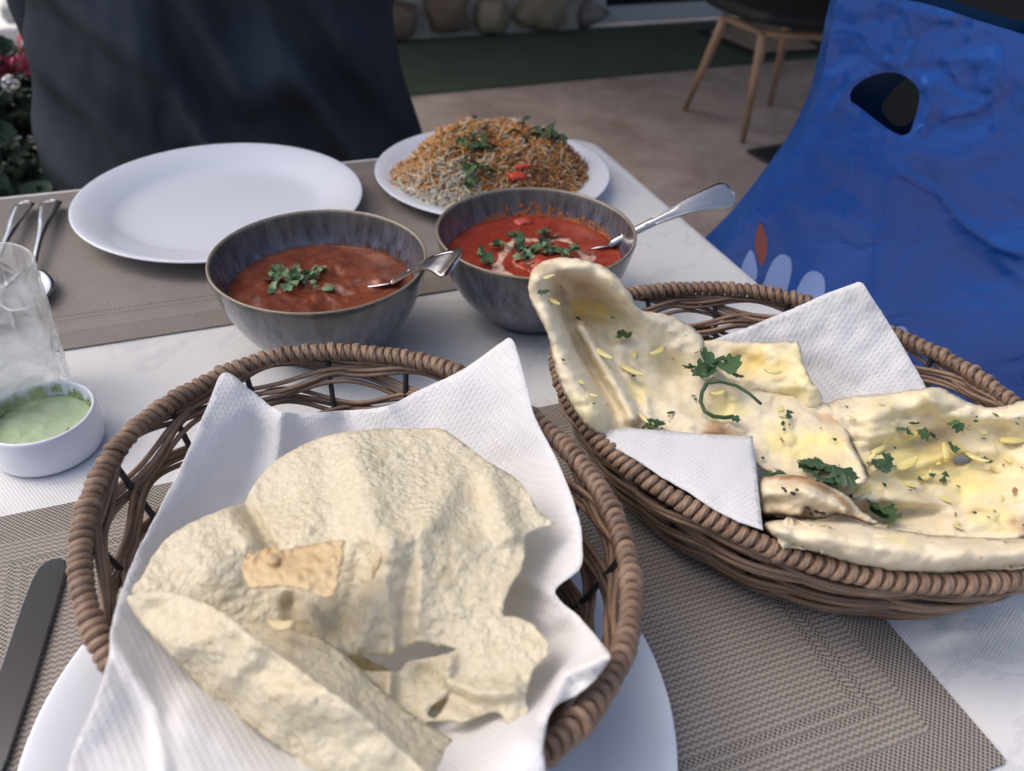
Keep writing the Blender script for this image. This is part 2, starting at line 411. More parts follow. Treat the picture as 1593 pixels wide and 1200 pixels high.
m_naan = naan('naan_left', .6, .55, [(826, 452, .110, .012, BR, .8), (832, 478, .105, .008, BR, .6), (868, 560, .088, .008, BR, .5), (895, 475, .090, .016, YL, .75), (930, 485, .088, .013, YL, .6), (1080, 520, .082, .008, BR, .35), (1110, 670, .064, .009, BR, .8), (1135, 672, .064, .007, DK, .6), (990, 610, .066, .012, YP, .5), (1230, 690, .062, .018, YP, .6), (1130, 640, .062, .015, YP, .5), (1290, 690, .066, .012, YP, .5), (985, 655, .066, .006, BR, .5), (1060, 560, .07, .014, YP, .35), (1285, 650, .066, .007, BR, .4)])
m_naan_y = naan('naan_buttery', 1.0, .40, [(1165, 560, .074, .014, YL, .7), (1210, 575, .074, .008, YL, .5), (1540, 670, .052, .010, BR, .4), (1420, 720, .050, .024, YP, .7), (1500, 740, .048, .022, YP, .6), (1580, 690, .052, .012, YL, .7), (1470, 700, .05, .012, YL, .6), (1380, 730, .05, .012, YP, .7), (1545, 800, .055, .016, YP, .5), (1520, 785, .055, .007, BR, .5), (1590, 820, .055, .009, BR, .5), (1440, 770, .05, .010, BR, .3), (1235, 620, .068, .010, YP, .5)])
m_crust = naan('naan_crust', -.8, -1.2, [(1400, 838, .08, .010, YP, .4), (1500, 880, .07, .016, BR, .3), (1300, 870, .07, .012, BR, .25), (1580, 878, .07, .014, BR, .4)])
m_garlic = noisy('garlic_slice', (.70, .58, .20), (.76, .66, .34), 90, .35, .0005, Subsurface_Weight=.1)
m_char = new_mat('charred_spot', (.035, .022, .015), .7)

m_bag = new_mat('blue_plastic_film', (.008, .060, .33), .26, Coat_Weight=.25, Coat_Roughness=.10); t = NT(m_bag)
t.col(t.mix(t.ramp(t.noise(4, 3), [(.35, 0.), (.7, 1.)]), (.006, .062, .30), (.008, .105, .46)))
rg = t.math('ABSOLUTE', t.math('SUBTRACT', t.noise(14, 3, dist=1.2), .5)); t.bump(t.ramp(rg, [(0, 0.), (.10, 1.)]), .0016, .5); t.bump(t.noise(40, 3, dist=.8), .002, .3)
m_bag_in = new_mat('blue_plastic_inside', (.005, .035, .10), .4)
m_print_b = new_mat('bag_print_pale_blue', (.26, .38, .72), .35); m_print_r = new_mat('bag_print_red', (.24, .07, .06), .35)
m_shirt = new_mat('dark_blue_cloth', (.016, .020, .030), .9, Specular_IOR_Level=.15); t = NT(m_shirt); t.bump(t.noise(60, 4), .002, .4)
t.col(t.ramp(t.noise(6, 4), [(.3, (.016, .021, .029)), (.7, (.042, .051, .064))]))
m_skin = new_mat('skin', (.50, .30, .21), .5, Subsurface_Weight=.1); m_hair = new_mat('dark_hair', (.02, .014, .01), .5)
m_wood = noisy('oak_leg', (.30, .19, .12), (.38, .25, .16), 20, .5)
m_black = new_mat('black_plastic', (.005, .006, .008), .7); m_blackm = new_mat('black_metal', (.012, .013, .017), .6)
m_turf = noisy('green_outdoor_carpet', (.035, .060, .040), (.052, .082, .055), 3, .95, .004, 400)
m_frame = new_mat('white_door_frame', (.45, .46, .47), .4); m_dglass = new_mat('dark_door_glass', (.012, .013, .014), .08)
m_mortar = noisy('pale_mortar', (.38, .35, .31), (.52, .48, .42), 14, .9, .01)
m_stones = [noisy('wall_stone_'+n_, a, b, 12, .85, .01, 40) for n_, a, b in (('brown', (.15, .10, .07), (.24, .17, .12)), ('grey', (.14, .13, .13), (.27, .25, .24)), ('ochre', (.22, .17, .11), (.33, .27, .19)), ('rust', (.16, .08, .06), (.23, .13, .10)))]
m_floor = new_mat('terrace_paving', (.2, .15, .13), .6); t = NT(m_floor)
c = t.ramp(t.noise(4.5, 6, ro=.62, dist=.6), [(.3, (.27, .215, .19)), (.5, (.38, .31, .28)), (.68, (.47, .395, .36))])
c = t.mix(t.math('MULTIPLY', t.ramp(t.noise(9, 3), [(.56, 0.), (.7, 1.)]), .35), c, (.20, .15, .085))
t.col(c); t.bump(t.noise(30, 5), .004)
m_white = noisy('white_render', (.72, .73, .74), (.80, .81, .82), 5, .8, .002)
m_grey = noisy('grey_stone_block', (.42, .42, .42), (.50, .50, .50), 12, .8)
m_foliage = noisy('geranium_foliage', (.030, .055, .030), (.060, .095, .050), 20, .6)
m_foliage2 = noisy('geranium_foliage_pale', (.060, .10, .060), (.10, .15, .09), 20, .6)
m_fl_red = new_mat('red_petal', (.60, .045, .06), .6); m_fl_pink = new_mat('pink_petal', (.65, .13, .20), .6); m_fl_dark = new_mat('crimson_petal', (.28, .010, .06), .6)
m_fl_white = new_mat('white_petal', (.75, .75, .72), .6)
m_shade_roof = new_mat('shade_ceiling_wood', (.22, .19, .17), .7)
FL = -.75

# ================================================================== SETTING
b = MB(); b.add([(-40, -40, FL), (40, -40, FL), (40, 40, FL), (-40, 40, FL)], [(0, 1, 2, 3)])
tag(b.build('terrace_floor', m_floor), kind='structure')
b = MB(); b.box(-.3, 7, 1.15, 4.25, 1.75, 1.85); b.box(-1.4, -.303, 1.15, 2.7, 1.752, 1.848); tag(b.build('unseen_shade_ceiling', m_shade_roof, smooth=False), kind='structure')  # unseen ceiling slabs, added and shaped to shade the background and darken reflections
# green carpet along the wall
b = MB(); p = [(-1.0, 3.20), (7, 3.46), (7, 4.02), (-1.0, 4.02)]
b.add([(x_, y_, FL+z_) for z_ in (.0, .008) for x_, y_ in p], [(4, 5, 6, 7), (0, 1, 5, 4), (1, 2, 6, 5), (2, 3, 7, 6), (3, 0, 4, 7)])
tag(b.build('green_carpet', m_turf, smooth=False), 'long dark green outdoor carpet strip in front of the stone wall', 'carpet')
# door mat under the chair
dm = empty('door_mat', (0, 0, 0), 0, 'tan door mat with black border on the green carpet behind the wooden chair legs', 'door mat')
q = [at(1085, 48, FL+.016), at(1180, 88, FL+.016), at(1290, 80, FL+.016), at(1200, 28, FL+.016)]
cen = sum(q, Vector())/4
def slab(poly, z0, z1):
    n_ = len(poly); return [(p_[0], p_[1], z0) for p_ in poly]+[(p_[0], p_[1], z1) for p_ in poly], [tuple(range(n_))[::-1], tuple(range(n_, 2*n_))]+[(i, (i+1) % n_, n_+(i+1) % n_, n_+i) for i in range(n_)]
b = MB(); b.add(*slab(q, FL+.008, FL+.018)); b.build('border', m_blackm, dm, False)
b = MB(); b.add(*slab([cen+(p_-cen)*.82 for p_ in q], FL+.010, FL+.023)); b.build('mat_centre', noisy('coir_tan', (.24, .18, .13), (.32, .25, .18), 30, .9, .003), dm, False)

# stone wall
wall = empty('stone_wall', (0, 4.00, FL), 0, 'rough rubble stone wall with pale mortar, left of the white door frame', 'wall')
b = MB(); b.box(-1.0, 1.90, .045, .25, 0, 2.5); b.build('mortar', m_mortar, wall, False)
rnd = random.Random(5)
zz = 0.0
while zz < .62:
    hh = rnd.uniform(.17, .27); xx = -.2-rnd.random()*.1
    while xx < 1.85:
        ww = rnd.uniform(.18, .36); cx_, cz_ = xx+ww/2, zz+hh/2+rnd.uniform(-.03, .01)
        n_ = 11; ring = []; v = [(cx_, -.045-rnd.random()*.03, cz_)]
        for k in range(n_):
            a = 2*math.pi*k/n_; ca, sa = math.cos(a), math.sin(a)
            sq = 1/max(abs(ca), abs(sa))**.55; rr = rnd.uniform(.70, 1.08)*sq
            ring.append((ca*ww*.48*rr, sa*hh*.50*rr))
        for f_, y_ in ((.62, -.035), (.9, -.012), (1., .046)):
            for rxx, rzz in ring: v.append((min(1.89, cx_+rxx*f_), y_+rnd.uniform(-.008, .008)*(f_ < .95), max(.005, cz_+rzz*f_)))
        fs = [(0, 1+(k+1) % n_, 1+k) for k in range(n_)]
        for l_ in range(2):
            for k in range(n_): fs.append((1+l_*n_+k, 1+l_*n_+(k+1) % n_, 1+(l_+1)*n_+(k+1) % n_, 1+(l_+1)*n_+k))
        mesh('stone', v, fs, rnd.choice(m_stones), wall)
        xx += ww
    zz += hh
# door with a white frame
dr = empty('glass_door', (1.90, 4.03, FL), 0, 'white framed dark glass door set in the wall behind the chair', 'door')
b = MB(); b.box(.02, .10, 0, .08, .02, 2.1); bevel(b.build('jamb', m_frame, dr, False))
b = MB(); b.box(2.0, 2.08, 0, .08, .02, 2.1); bevel(b.build('jamb', m_frame, dr, False))
b = MB(); b.box(.10, 2.0, .001, .079, .02, .10); bevel(b.build('bottom_rail', m_frame, dr, False))
b = MB(); b.box(.10, 2.0, .001, .079, 2.02, 2.1); bevel(b.build('top_rail', m_frame, dr, False))
b = MB(); b.box(.10, 2.0, .03, .04, .10, 2.02); b.build('glass_pane', m_dglass, dr, False)
b = MB(); b.box(3.98, 7, 4.03, 4.2, FL, 1.75); tag(b.build('rendered_wall', m_mortar, smooth=False), 'plain rendered wall right of the glass door', 'wall')
# garden wall and block on the left
b = MB(); b.box(-6, -.9, 5.4, 5.6, FL, .6); tag(b.build('garden_wall', m_white, smooth=False), 'bright white garden wall at the top left corner', 'wall')
b = MB(); a0 = atY(4, 37, 3.2); a1 = atY(70, 10, 3.2); b.box(a0[0]-.0, a1[0]+.25, 3.2, 3.5, a0[2], a1[2]+.005)
bl = b.build('cushion', m_grey, smooth=False); bevel(bl, .015, 3)
tag(bl, 'pale grey block cushion on a white bench at the top left corner', 'cushion')
b = MB(); b.box(-1.6, .05, 3.15, 3.7, FL, a0[2]-.001); bb = bevel(b.build('garden_bench', m_white, smooth=False), .01)
tag(bb, 'white masonry bench in bright light behind the red flowers', 'bench')

# ================================================================== TABLE
tb = empty('dining_table', (0, 0, FL), 0, 'white topped dining table with rounded corners carrying the whole meal', 'table')
def rrect(x0, x1, y0, y1, r, n=8):
    p_ = []
    for cx_, cy_, a0 in ((x1-r, y1-r, 0), (x0+r, y1-r, 90), (x0+r, y0+r, 180), (x1-r, y0+r, 270)):
        for k in range(n+1):
            a = math.radians(a0+90*k/n); p_.append((cx_+r*math.cos(a), cy_+r*math.sin(a)))
    return p_
TX0, TX1, TY0, TY1 = -.50, .4155, .02, .850
def ringslab(loops):
    n_ = len(loops[0][0]); v = []; f = []
    for pl, z in loops: v += [(x_, y_, z) for x_, y_ in pl]
    for l_ in range(len(loops)-1):
        for k in range(n_): f.append((l_*n_+k, l_*n_+(k+1) % n_, (l_+1)*n_+(k+1) % n_, (l_+1)*n_+k))
    f.append(tuple(range(n_))[::-1]); f.append(tuple((len(loops)-1)*n_+k for k in range(n_)))
    return v, f
L_ = []
for k in range(6):
    a = math.radians(90*k/5); i_ = .006*(1-math.sin(a)) ; L_.append((i_, -.75*0))
T = .75
def RR(i_, r=.035): return rrect(TX0+i_, TX1-i_, TY0+i_, TY1-i_, r)
v, f = ringslab([(RR(.004), T-.024), (RR(.0), T-.020), (RR(.0), T-.007), (RR(.0012), T-.003), (RR(.004), T-.0008), (RR(.008), T)])
b = MB(); b.add(v, f); o = b.build('table_top', m_table, tb, False)
v, f = ringslab([(RR(.006), T-.034), (RR(.003), T-.0245)]); b = MB(); b.add(v, f); b.build('edge_band', m_tableedge, tb, False)
for lx in (TX0+.06, TX1-.06):
    for ly in (TY0+.06, TY1-.06):
        b = MB(); b.box(lx-.02, lx+.02, ly-.02, ly+.02, 0, T-.036); bevel(b.build('leg', m_tableleg, tb, False))
# placemats
def placemat(cx_, cy_, W_, D_, label):
    b = MB(); b.add(*ringslab([(rrect(-W_/2, W_/2, -D_/2, D_/2, .002, 2), 0.0005), (rrect(-W_/2, W_/2, -D_/2, D_/2, .002, 2), .0016)]))
    o = b.build('placemat', mat_weave('woven_vinyl', W_, D_), None, False); o.location = (cx_, cy_, 0)
    return tag(o, label, 'placemat', 'woven taupe placemats')
placemat(.05, .698, .47, .276, 'far taupe woven placemat beneath the empty white plate')
placemat(.055, .2515, .45, .293, 'near taupe woven placemat beneath the papadum basket')
MT = .0018
# ================================================================== PLATES
def plate(name, c, R_, h, label, cat='plate', group=None, base=.0):
    pr = [(0, .004), (R_*.55, .004), (R_*.70, .0055), (R_*.80, h*.62), (R_*.92, h*.93), (R_*.985, h), (R_, h-.001), (R_*.985, h-.003), (R_*.90, h-.006), (R_*.78, h*.30), (R_*.66, .001), (R_*.60, 0), (R_*.57, .0016), (0, .0016)]
    b = MB(); b.lathe(smooth_prof(pr, 2), 128); o = b.build(name, m_porc); o.location = (c[0], c[1], base)
    return tag(o, label, cat, group)
plate('plate', (.0069, .749), .1255, .020, 'empty round white plate on the far placemat in front of the person', base=MT-.001)
plate('plate', (.2645, .749), .1160, .016, 'white plate under the mound of rice at the far corner of the table', base=0.0016)
plate('plate', (.018, .205), .1330, .020, 'white plate beneath the near papadum basket', base=MT-.001)
# ================================================================== BOWLS
def bowl(c, label):
    R_, h = .0728, .070
    pr = [(0, .006), (.020, .0065), (.040, .012), (.055, .026), (.0645, .046), (.0695, .066), (.0705, .0695), (.0722, .0702), (.0730, .0685), (.0718, .062), (.0675, .045), (.0575, .024), (.044, .009), (.036, .0035), (.035, 0.0), (.032, 0.0), (.031, .002), (0, .002)]
    b = MB(); b.lathe(smooth_prof(pr, 2), 128); o = b.build('bowl', m_glaze); o.location = (c[0], c[1], .0006)
    return tag(o, label, 'bowl', 'blue grey glazed stoneware bowls')
B1 = (.0593, .516); B2 = (.2155, .513)
bowl(B1, 'blue grey glazed bowl holding the brown lentil curry, left of the other bowl')
bowl(B2, 'blue grey glazed bowl holding the red curry with cream swirl')
def inner_r(z):
    zs = [.0065, .012, .026, .046, .066, .0695]; rs = [.020, .040, .055, .0645, .0695, .0705]; return float(np.interp(z, zs, rs))
def curry_disc(c, z, m, label, seed, amp=.0016, tilt=(0, 0)):
    n_, k_ = 110, 34; R_ = inner_r(z)-.0004; v = [(0, 0, 0)]; f = []
    for i in range(1, k_+1):
        for j in range(n_):
            a = 2*math.pi*j/n_; r = R_*i/k_; x_, y_ = r*math.cos(a), r*math.sin(a)
            e_ = 1-(i/k_)**6
            v.append((x_, y_, float((amp*fbm(x_*75+seed, y_*75, 3, 1)+amp*.8*abs(vnoise(x_*40+seed, y_*130, 2)))*e_ - .0009*math.exp(-((R_-r)/.004)**2)+.0012*math.exp(-((R_-r)/.0015)**2))))
    for j in range(n_): f.append((0, 1+j, 1+(j+1) % n_))
    for i in range(k_-1):
        for j in range(n_): f.append((1+i*n_+j, 1+(i+1)*n_+j, 1+(i+1)*n_+(j+1) % n_, 1+i*n_+(j+1) % n_))
    # underside dome so the sauce is a body, not a skin
    b0 = len(v); last = 1+(k_-1)*n_; prev = last
    for zz_ in (z*.75, z*.5, z*.3):
        r = inner_r(zz_)-.0006; st = len(v)
        for j in range(n_): a = 2*math.pi*j/n_; v.append((r*math.cos(a), r*math.sin(a), zz_-z))
        for j in range(n_): f.append((prev+j, st+j, st+(j+1) % n_, prev+(j+1) % n_))
        prev = st
    v.append((0, 0, .008-z))
    for j in range(n_): f.append((prev+(j+1) % n_, prev+j, len(v)-1))
    o = mesh('curry', v, f, m); o.location = (c[0], c[1], z); return tag(o, label, 'curry')
Z1, Z2 = .046, .049
curry_disc(B1, Z1, m_curry1, 'thick brown red lentil curry in the left bowl', 3, .0022)
curry_disc(B2, Z2, m_curry2, 'bright red curry with cream swirl in the right bowl', 9, .0016)
# sauce smears above the sauce line, thin real patches on the inner wall
def wall_smear(c, a0, a1, z0, h, m, label, seed, dens=.8, drops=False):
    v = []; f = []; rs = random.Random(seed)
    n_ = int((a1-a0)/math.radians(.7)); rows = 14
    for i in range(n_+1):
        a = a0+(a1-a0)*i/n_; env = math.sin(math.pi*i/n_)**.5
        hh = h*env*(.35+.65*abs(fbm(i*.15+seed, 1.7, 3)))+.0012
        for k in range(rows):
            z = z0+hh*k/(rows-1); r = inner_r(z)-.0005-.0006*(1-k/(rows-1)); v.append((r*math.cos(a), r*math.sin(a), z))
    for i in range(n_):
        for k in range(rows-1):
            if vnoise(i*.23+seed*3, k*.30, 3)*.6+vnoise(i*.7+seed, k*.7, 2)*.6+rs.uniform(-.25, .25) < dens-1.0*k/rows: f.append((i*rows+k, (i+1)*rows+k, (i+1)*rows+k+1, i*rows+k+1))
    o = mesh('sauce_smear', v, f, m); o.location = (c[0], c[1], .0006); return tag(o, label, 'sauce smear')
wall_smear(B1, math.radians(-30), math.radians(75), Z1-.0005, .013, m_smear1, 'thin brown sauce smear on the inner wall of the lentil curry bowl', 2, -.05)
wall_smear(B2, math.radians(0), math.radians(115), Z2-.0005, .014, m_smear2, 'orange sauce smear on the inner wall of the red curry bowl', 5, .30)
# ================================================================== LEAVES
def leaf_mesh(name, seed, m, s=1.0):
    rs = random.Random(seed); pts = []
    lobes = [(-68, .62), (-30, .86), (0, 1.0), (32, .84), (70, .60)]
    for a in range(-105, 106, 7):
        r = .30
        for la, lr in lobes: r = max(r, lr*(1-min(1, abs(a-la)/24)**2.0*.50))
        r *= rs.uniform(.93, 1.04); aa = math.radians(a+90); pts.append((r*math.cos(aa), r*math.sin(aa)))
    cup = rs.uniform(-1.2, 1.5); tw = rs.uniform(-.8, .8)
    v = [(0, 0, 0)]+[(x_*s, y_*s, (cup*(x_*x_+y_*y_)*.45+tw*x_*y_+rs.uniform(-.05, .05))*s) for x_, y_ in pts]
    mid = [(x_*.5*s, y_*.5*s, cup*(x_*x_+y_*y_)*.08*s) for x_, y_ in pts]
    n_ = len(pts); v += mid; f = []
    for k in range(n_-1): f.append((0, 1+n_+k, 2+n_+k)); f.append((1+n_+k, 1+k, 2+k, 2+n_+k))
    me = bpy.data.meshes.new(name); me.from_pydata(v, [], f); me.materials.append(m); me.update(); return me
LM = [leaf_mesh('coriander_leaf', i, m) for i, m in enumerate([m_leaf, m_leaf, m_leafl, m_leafd, m_leaf, m_leafl])]
LG = [leaf_mesh('coriander_leaf', 20+i, m_leaf) for i in range(4)]; LK = [leaf_mesh('coriander_leaf', 30+i, m_leafd) for i in range(4)]
def leaf(loc, s, rs, parent, pool=LM, tilt=.5, name='leaf', rz_=None):
    o = bpy.data.objects.new(name, rs.choice(pool)); link(o, parent)
    pl = parent.location if parent else Vector((0, 0, 0))
    o.location = Vector(loc)-pl; o.scale = (s, s*rs.uniform(.8, 1.1), s)
    o.rotation_euler = (rs.uniform(-tilt, tilt), rs.uniform(-tilt, tilt), rz_ if rz_ is not None else rs.uniform(0, 6.28)); return o
def stemtube(pts, r, m, parent, name='stem'):
    pl = parent.location if parent else Vector((0, 0, 0))
    b = MB(); b.tube([Vector(p_)-pl for p_ in pts], r, 6); return b.build(name, m, parent)
def garnish(c, z, items, label, seed, pool=LM, s=(.0035, .007)):
    rs = random.Random(seed); g = empty('coriander_garnish', (c[0], c[1], z), 0, label, 'herb garnish')
    for u, v, n_, sp in items:
        for k in range(n_):
            uu = u+rs.gauss(0, sp); vv = v+rs.gauss(0, sp*.5); leaf(at(uu, vv, z+.0018+rs.random()*.0035), rs.uniform(*s), rs, g, pool)
    return g
garnish(B1, Z1+.001, [(455, 425, 16, 17), (470, 432, 20, 12), (450, 440, 12, 12), (425, 425, 6, 9), (500, 418, 5, 9)], 'heap of chopped coriander leaves on the brown lentil curry', 4)
rs_ = random.Random(3)
g = garnish(B2, Z2+.001, [(772, 378, 5, 5), (800, 366, 7, 7), (812, 390, 9, 6), (818, 400, 4, 6), (852, 362, 8, 7), (858, 385, 10, 9), (872, 394, 7, 8), (893, 386, 4, 4), (750, 392, 4, 4), (757, 408, 4, 4)], 'chopped coriander leaves scattered over the red curry', 8, s=(.004, .0085))
stemtube([at(778, 376, Z2+.004), at(788, 381, Z2+.003), at(797, 390, Z2+.002)], .0009, m_leafl, g)
for (u, v, s_, lab) in ((812, 343, .0065, 'small red chicken piece poking out of the red curry at its far side'), (835, 408, .010, 'red chicken piece in the red curry beside the naan tip')):
    b = MB(); k_ = 7
    pr = [(0, -s_*.6), (s_*.8, -s_*.5), (s_, 0), (s_*.75, s_*.45), (s_*.35, s_*.62), (0, s_*.66)]
    b.lathe(pr, 22); vv = [(x_*(1.25+.5*vnoise(x_*260+3, y_*260)), y_*(1+.5*vnoise(x_*260, z_*300+5)), z_*(.62+.4*vnoise(x_*400, y_*400+9))-.0012) for x_, y_, z_ in b.v]
    o = mesh('chicken_piece', vv, b.f, m_chunk); o.location = at(u, v, Z2+.001); tag(o, lab, 'chicken piece')
b = MB(); b.lathe([(0, .0012), (.003, .001), (.0036, 0), (.003, -.001), (0, -.001)], 14, sx=1.3); o = b.build('coriander_leaf', m_leafl); o.location = at(511, 449, Z1+.003); tag(o, 'single small pale green leaf disc on the brown curry', 'herb leaf')
# ================================================================== SPOONS
def cutlery(name, path, widths, thick, m, up=None, parent=None):
    """flat tapering bar following path; widths per point"""
    P_ = [Vector(p_) for p_ in path]; N = len(P_); v = []; f = []; prof = 10
    for i in range(N):
        t_ = (P_[min(i+1, N-1)]-P_[max(i-1, 0)]).normalized(); U_ = Vector(up[i]) if (up and isinstance(up, list)) else Vector(up or (0, 0, 1))
        s_ = t_.cross(U_).normalized(); n_ = s_.cross(t_).normalized()
        for k in range(prof):
            a = 2*math.pi*k/prof; cx_ = math.cos(a); sy_ = math.sin(a)
            v.append(P_[i]+s_*(cx_*widths[i]/2)+n_*(sy_*thick[i]/2 + (.35*thick[i]*(abs(cx_)**3) if widths[i] > .01 else 0)))
    for i in range(N-1):
        for k in range(prof): f.append((i*prof+k, i*prof+(k+1) % prof, (i+1)*prof+(k+1) % prof, (i+1)*prof+k))
    f.append(tuple(range(prof))); f.append(tuple((N-1)*prof+k for k in range(prof))[::-1])
    return mesh(name, v, f, m, parent)
def lerp3(a, b_, t_): return a+(b_-a)*t_
def spoon(a, b_, wend, label, up, bowlend, endk=.15, bend=.004):
    """a: where the neck leaves the sauce, b_: free end of the handle"""
    sp = empty('spoon', (0, 0, 0), 0, label, 'spoon', 'serving spoons in the curries')
    path = []; wd = []; th = []
    n_ = 40
    for i in range(n_+1):
        t_ = i/n_; p_ = lerp3(a, b_, t_); p_ = p_+Vector((0, 0, 1))*bend*math.sin(math.pi*t_)
        w = .0060+.0026*t_+(wend-.0086)*max(0, (t_-.35)/.65)**1.5
        if t_ > .88: w *= endk+(1-endk)*math.sqrt(max(0, 1-((t_-.88)/.12)**2))
        p_ = p_-Vector(up).normalized()*.006*max(0, t_-.6)**2/.16; path.append(p_); wd.append(w); th.append(.0032+.0012*max(0, t_-.5)*2)
    cutlery('handle', path, wd, th, m_steel2, up, sp)
    sv = (b_-a).normalized().cross(Vector(up)).normalized()
    for sg_ in (-1, 1):
        bb_ = MB(); bb_.tube([path[i]+sv*sg_*wd[i]*.36+Vector(up).normalized()*.0014 for i in range(14, 37)], .0007, 6); bb_.build('edge_ridge', m_steel, sp)
    # centre ridge
    N_ = Vector(up)
    ridge = [p_+N_.normalized()*.0008 for p_ in path[3:13]]
    b = MB(); b.tube(ridge, [.0008+.0006*i/len(ridge) for i in range(len(ridge))], 6); b.build('handle_ridge', m_steel, sp)
    # bowl of the spoon, under the sauce
    d = (bowlend-a); L = d.length; n2 = 12; v = []; f = []
    t0 = d.normalized(); s0 = t0.cross(Vector((0, 0, 1))).normalized()
    for i in range(n2+1):
        t_ = i/n2; w = .0025+.0165*math.sin(math.pi*min(1, t_*.97+.02))**.7; c_ = a+d*t_
        for k in range(9):
            q_ = -1+2*k/8; v.append(c_+s0*q_*w+Vector((0, 0, -.006*math.sin(math.pi*t_)*(1-q_*q_))))
    for i in range(n2):
        for k in range(8): f.append((i*9+k, i*9+k+1, (i+1)*9+k+1, (i+1)*9+k))
    o = mesh('spoon_bowl', v, f, m_steel, sp); s = o.modifiers.new('t', 'SOLIDIFY'); s.thickness = .0012
    return sp
spoon(at(948, 381, .052), at(1143, 298, .088), .026, 'steel serving spoon standing in the red curry, its handle pointing right over the table', (-.30, -.62, .72), at(905, 385, .030))
spoon(at(612, 438, .050), at(707, 405, .090), .030, 'steel serving spoon in the brown curry, its flared handle end between the two bowls', (-.05, -.50, .86), at(560, 430, .030), .75)
# cutlery top left, on the mat: two handles, heads towards the glass
def lying(name, e0, e1, label, wend, head):
    o = empty(name, (0, 0, 0), 0, label, name)
    path = []; wd = []; th = []; n_ = 20
    for i in range(n_+1):
        t_ = i/n_; p_ = lerp3(e1, e0, t_)+Vector((0, 0, .003+.004*math.sin(math.pi*t_)+.004*max(0, t_-.7)))
        w = .0055+(wend-.0055)*max(0, (t_-.35)/.65)**1.3
        if t_ > .94: w *= math.sqrt(max(.1, 1-((t_-.94)/.065)**2))
        path.append(p_); wd.append(w); th.append(.0032)
    cutlery('handle', path, wd, th, m_steel, None, o)
    d = (e1-e0).normalized(); s_ = Vector((-d.y, d.x, 0))
    if head == 'fork':
        b = MB(); pts = [e1-d*.004+s_*.003, e1+d*.012+s_*.012, e1+d*.022+s_*.0125, e1+d*.022-s_*.0125, e1+d*.012-s_*.012, e1-d*.004-s_*.003]
        b.add(*slab(pts, MT+.002, MT+.0038)); b.build('fork_root', m_steel, o)
        for k in range(4):
            q_ = (k-1.5)*.0068; b = MB(); b.tube([e1+d*.020+s_*q_+Vector((0, 0, .003)), e1+d*.045+s_*q_+Vector((0, 0, .005)), e1+d*.066+s_*q_*.92+Vector((0, 0, .008))], [.0016, .0014, .0007], 6); b.build('tine', m_steel, o)
    else:
        v = []; f = []
        for i in range(13):
            t_ = i/12; w = .003+.017*math.sin(math.pi*min(1, t_*.96+.02))**.7; c_ = e1+d*.062*t_
            for k in range(9):
                q_ = -1+2*k/8; v.append(c_+s_*q_*w+Vector((0, 0, .005-.004*math.sin(math.pi*t_)*(1-q_*q_))))
        for i in range(12):
            for k in range(8): f.append((i*9+k, i*9+k+1, (i+1)*9+k+1, (i+1)*9+k))
        ob = mesh('spoon_bowl', v, f, m_steel, o); s = ob.modifiers.new('t', 'SOLIDIFY'); s.thickness = .0012
lying('fork', at(44, 322, MT+.002), at(-12, 440, MT+.002), 'steel fork handle at the left edge of the far placemat, beside the tumbler', .019, 'fork')
lying('spoon', at(84, 320, MT+.002), at(52, 430, MT+.002), 'steel spoon lying on the far placemat between fork and empty plate', .021, 'spoon')
# table knife at the bottom left
kn = empty('table_knife', (0, 0, 0), 0, 'broad steel table knife at the bottom left, its round tip by the papadum basket', 'knife')
tip = at(84, 873, MT+.001); dd = (at(-18, 1190, MT+.001)-at(70, 910, MT+.001)).normalized(); ss = Vector((dd.y, -dd.x, 0))
if ss.x < 0: ss = -ss
L2_ = []; R2_ = []
for t_, w0, w1 in ((0, -.001, .004), (.002, -.0045, .0075), (.006, -.0075, .0095), (.014, -.009, .0102), (.03, -.0098, .0104), (.07, -.0100, .0100), (.11, -.0085, .0085), (.125, -.006, .0065)):
    L2_.append(tip+dd*t_+ss*w0*.82); R2_.append(tip+dd*t_+ss*w1*.82)
b = MB(); b.add(*slab(L2_+R2_[::-1], MT+.0012, MT+.0030)); bevel(b.build('blade', m_blade, kn, False), .0006)
cutlery('handle', [tip+dd*(.122+.1*i/8)+Vector((0, 0, .004)) for i in range(9)], [.010, .012, .014, .016, .017, .018, .019, .019, .013], [.006]*9, m_steel, None, kn)
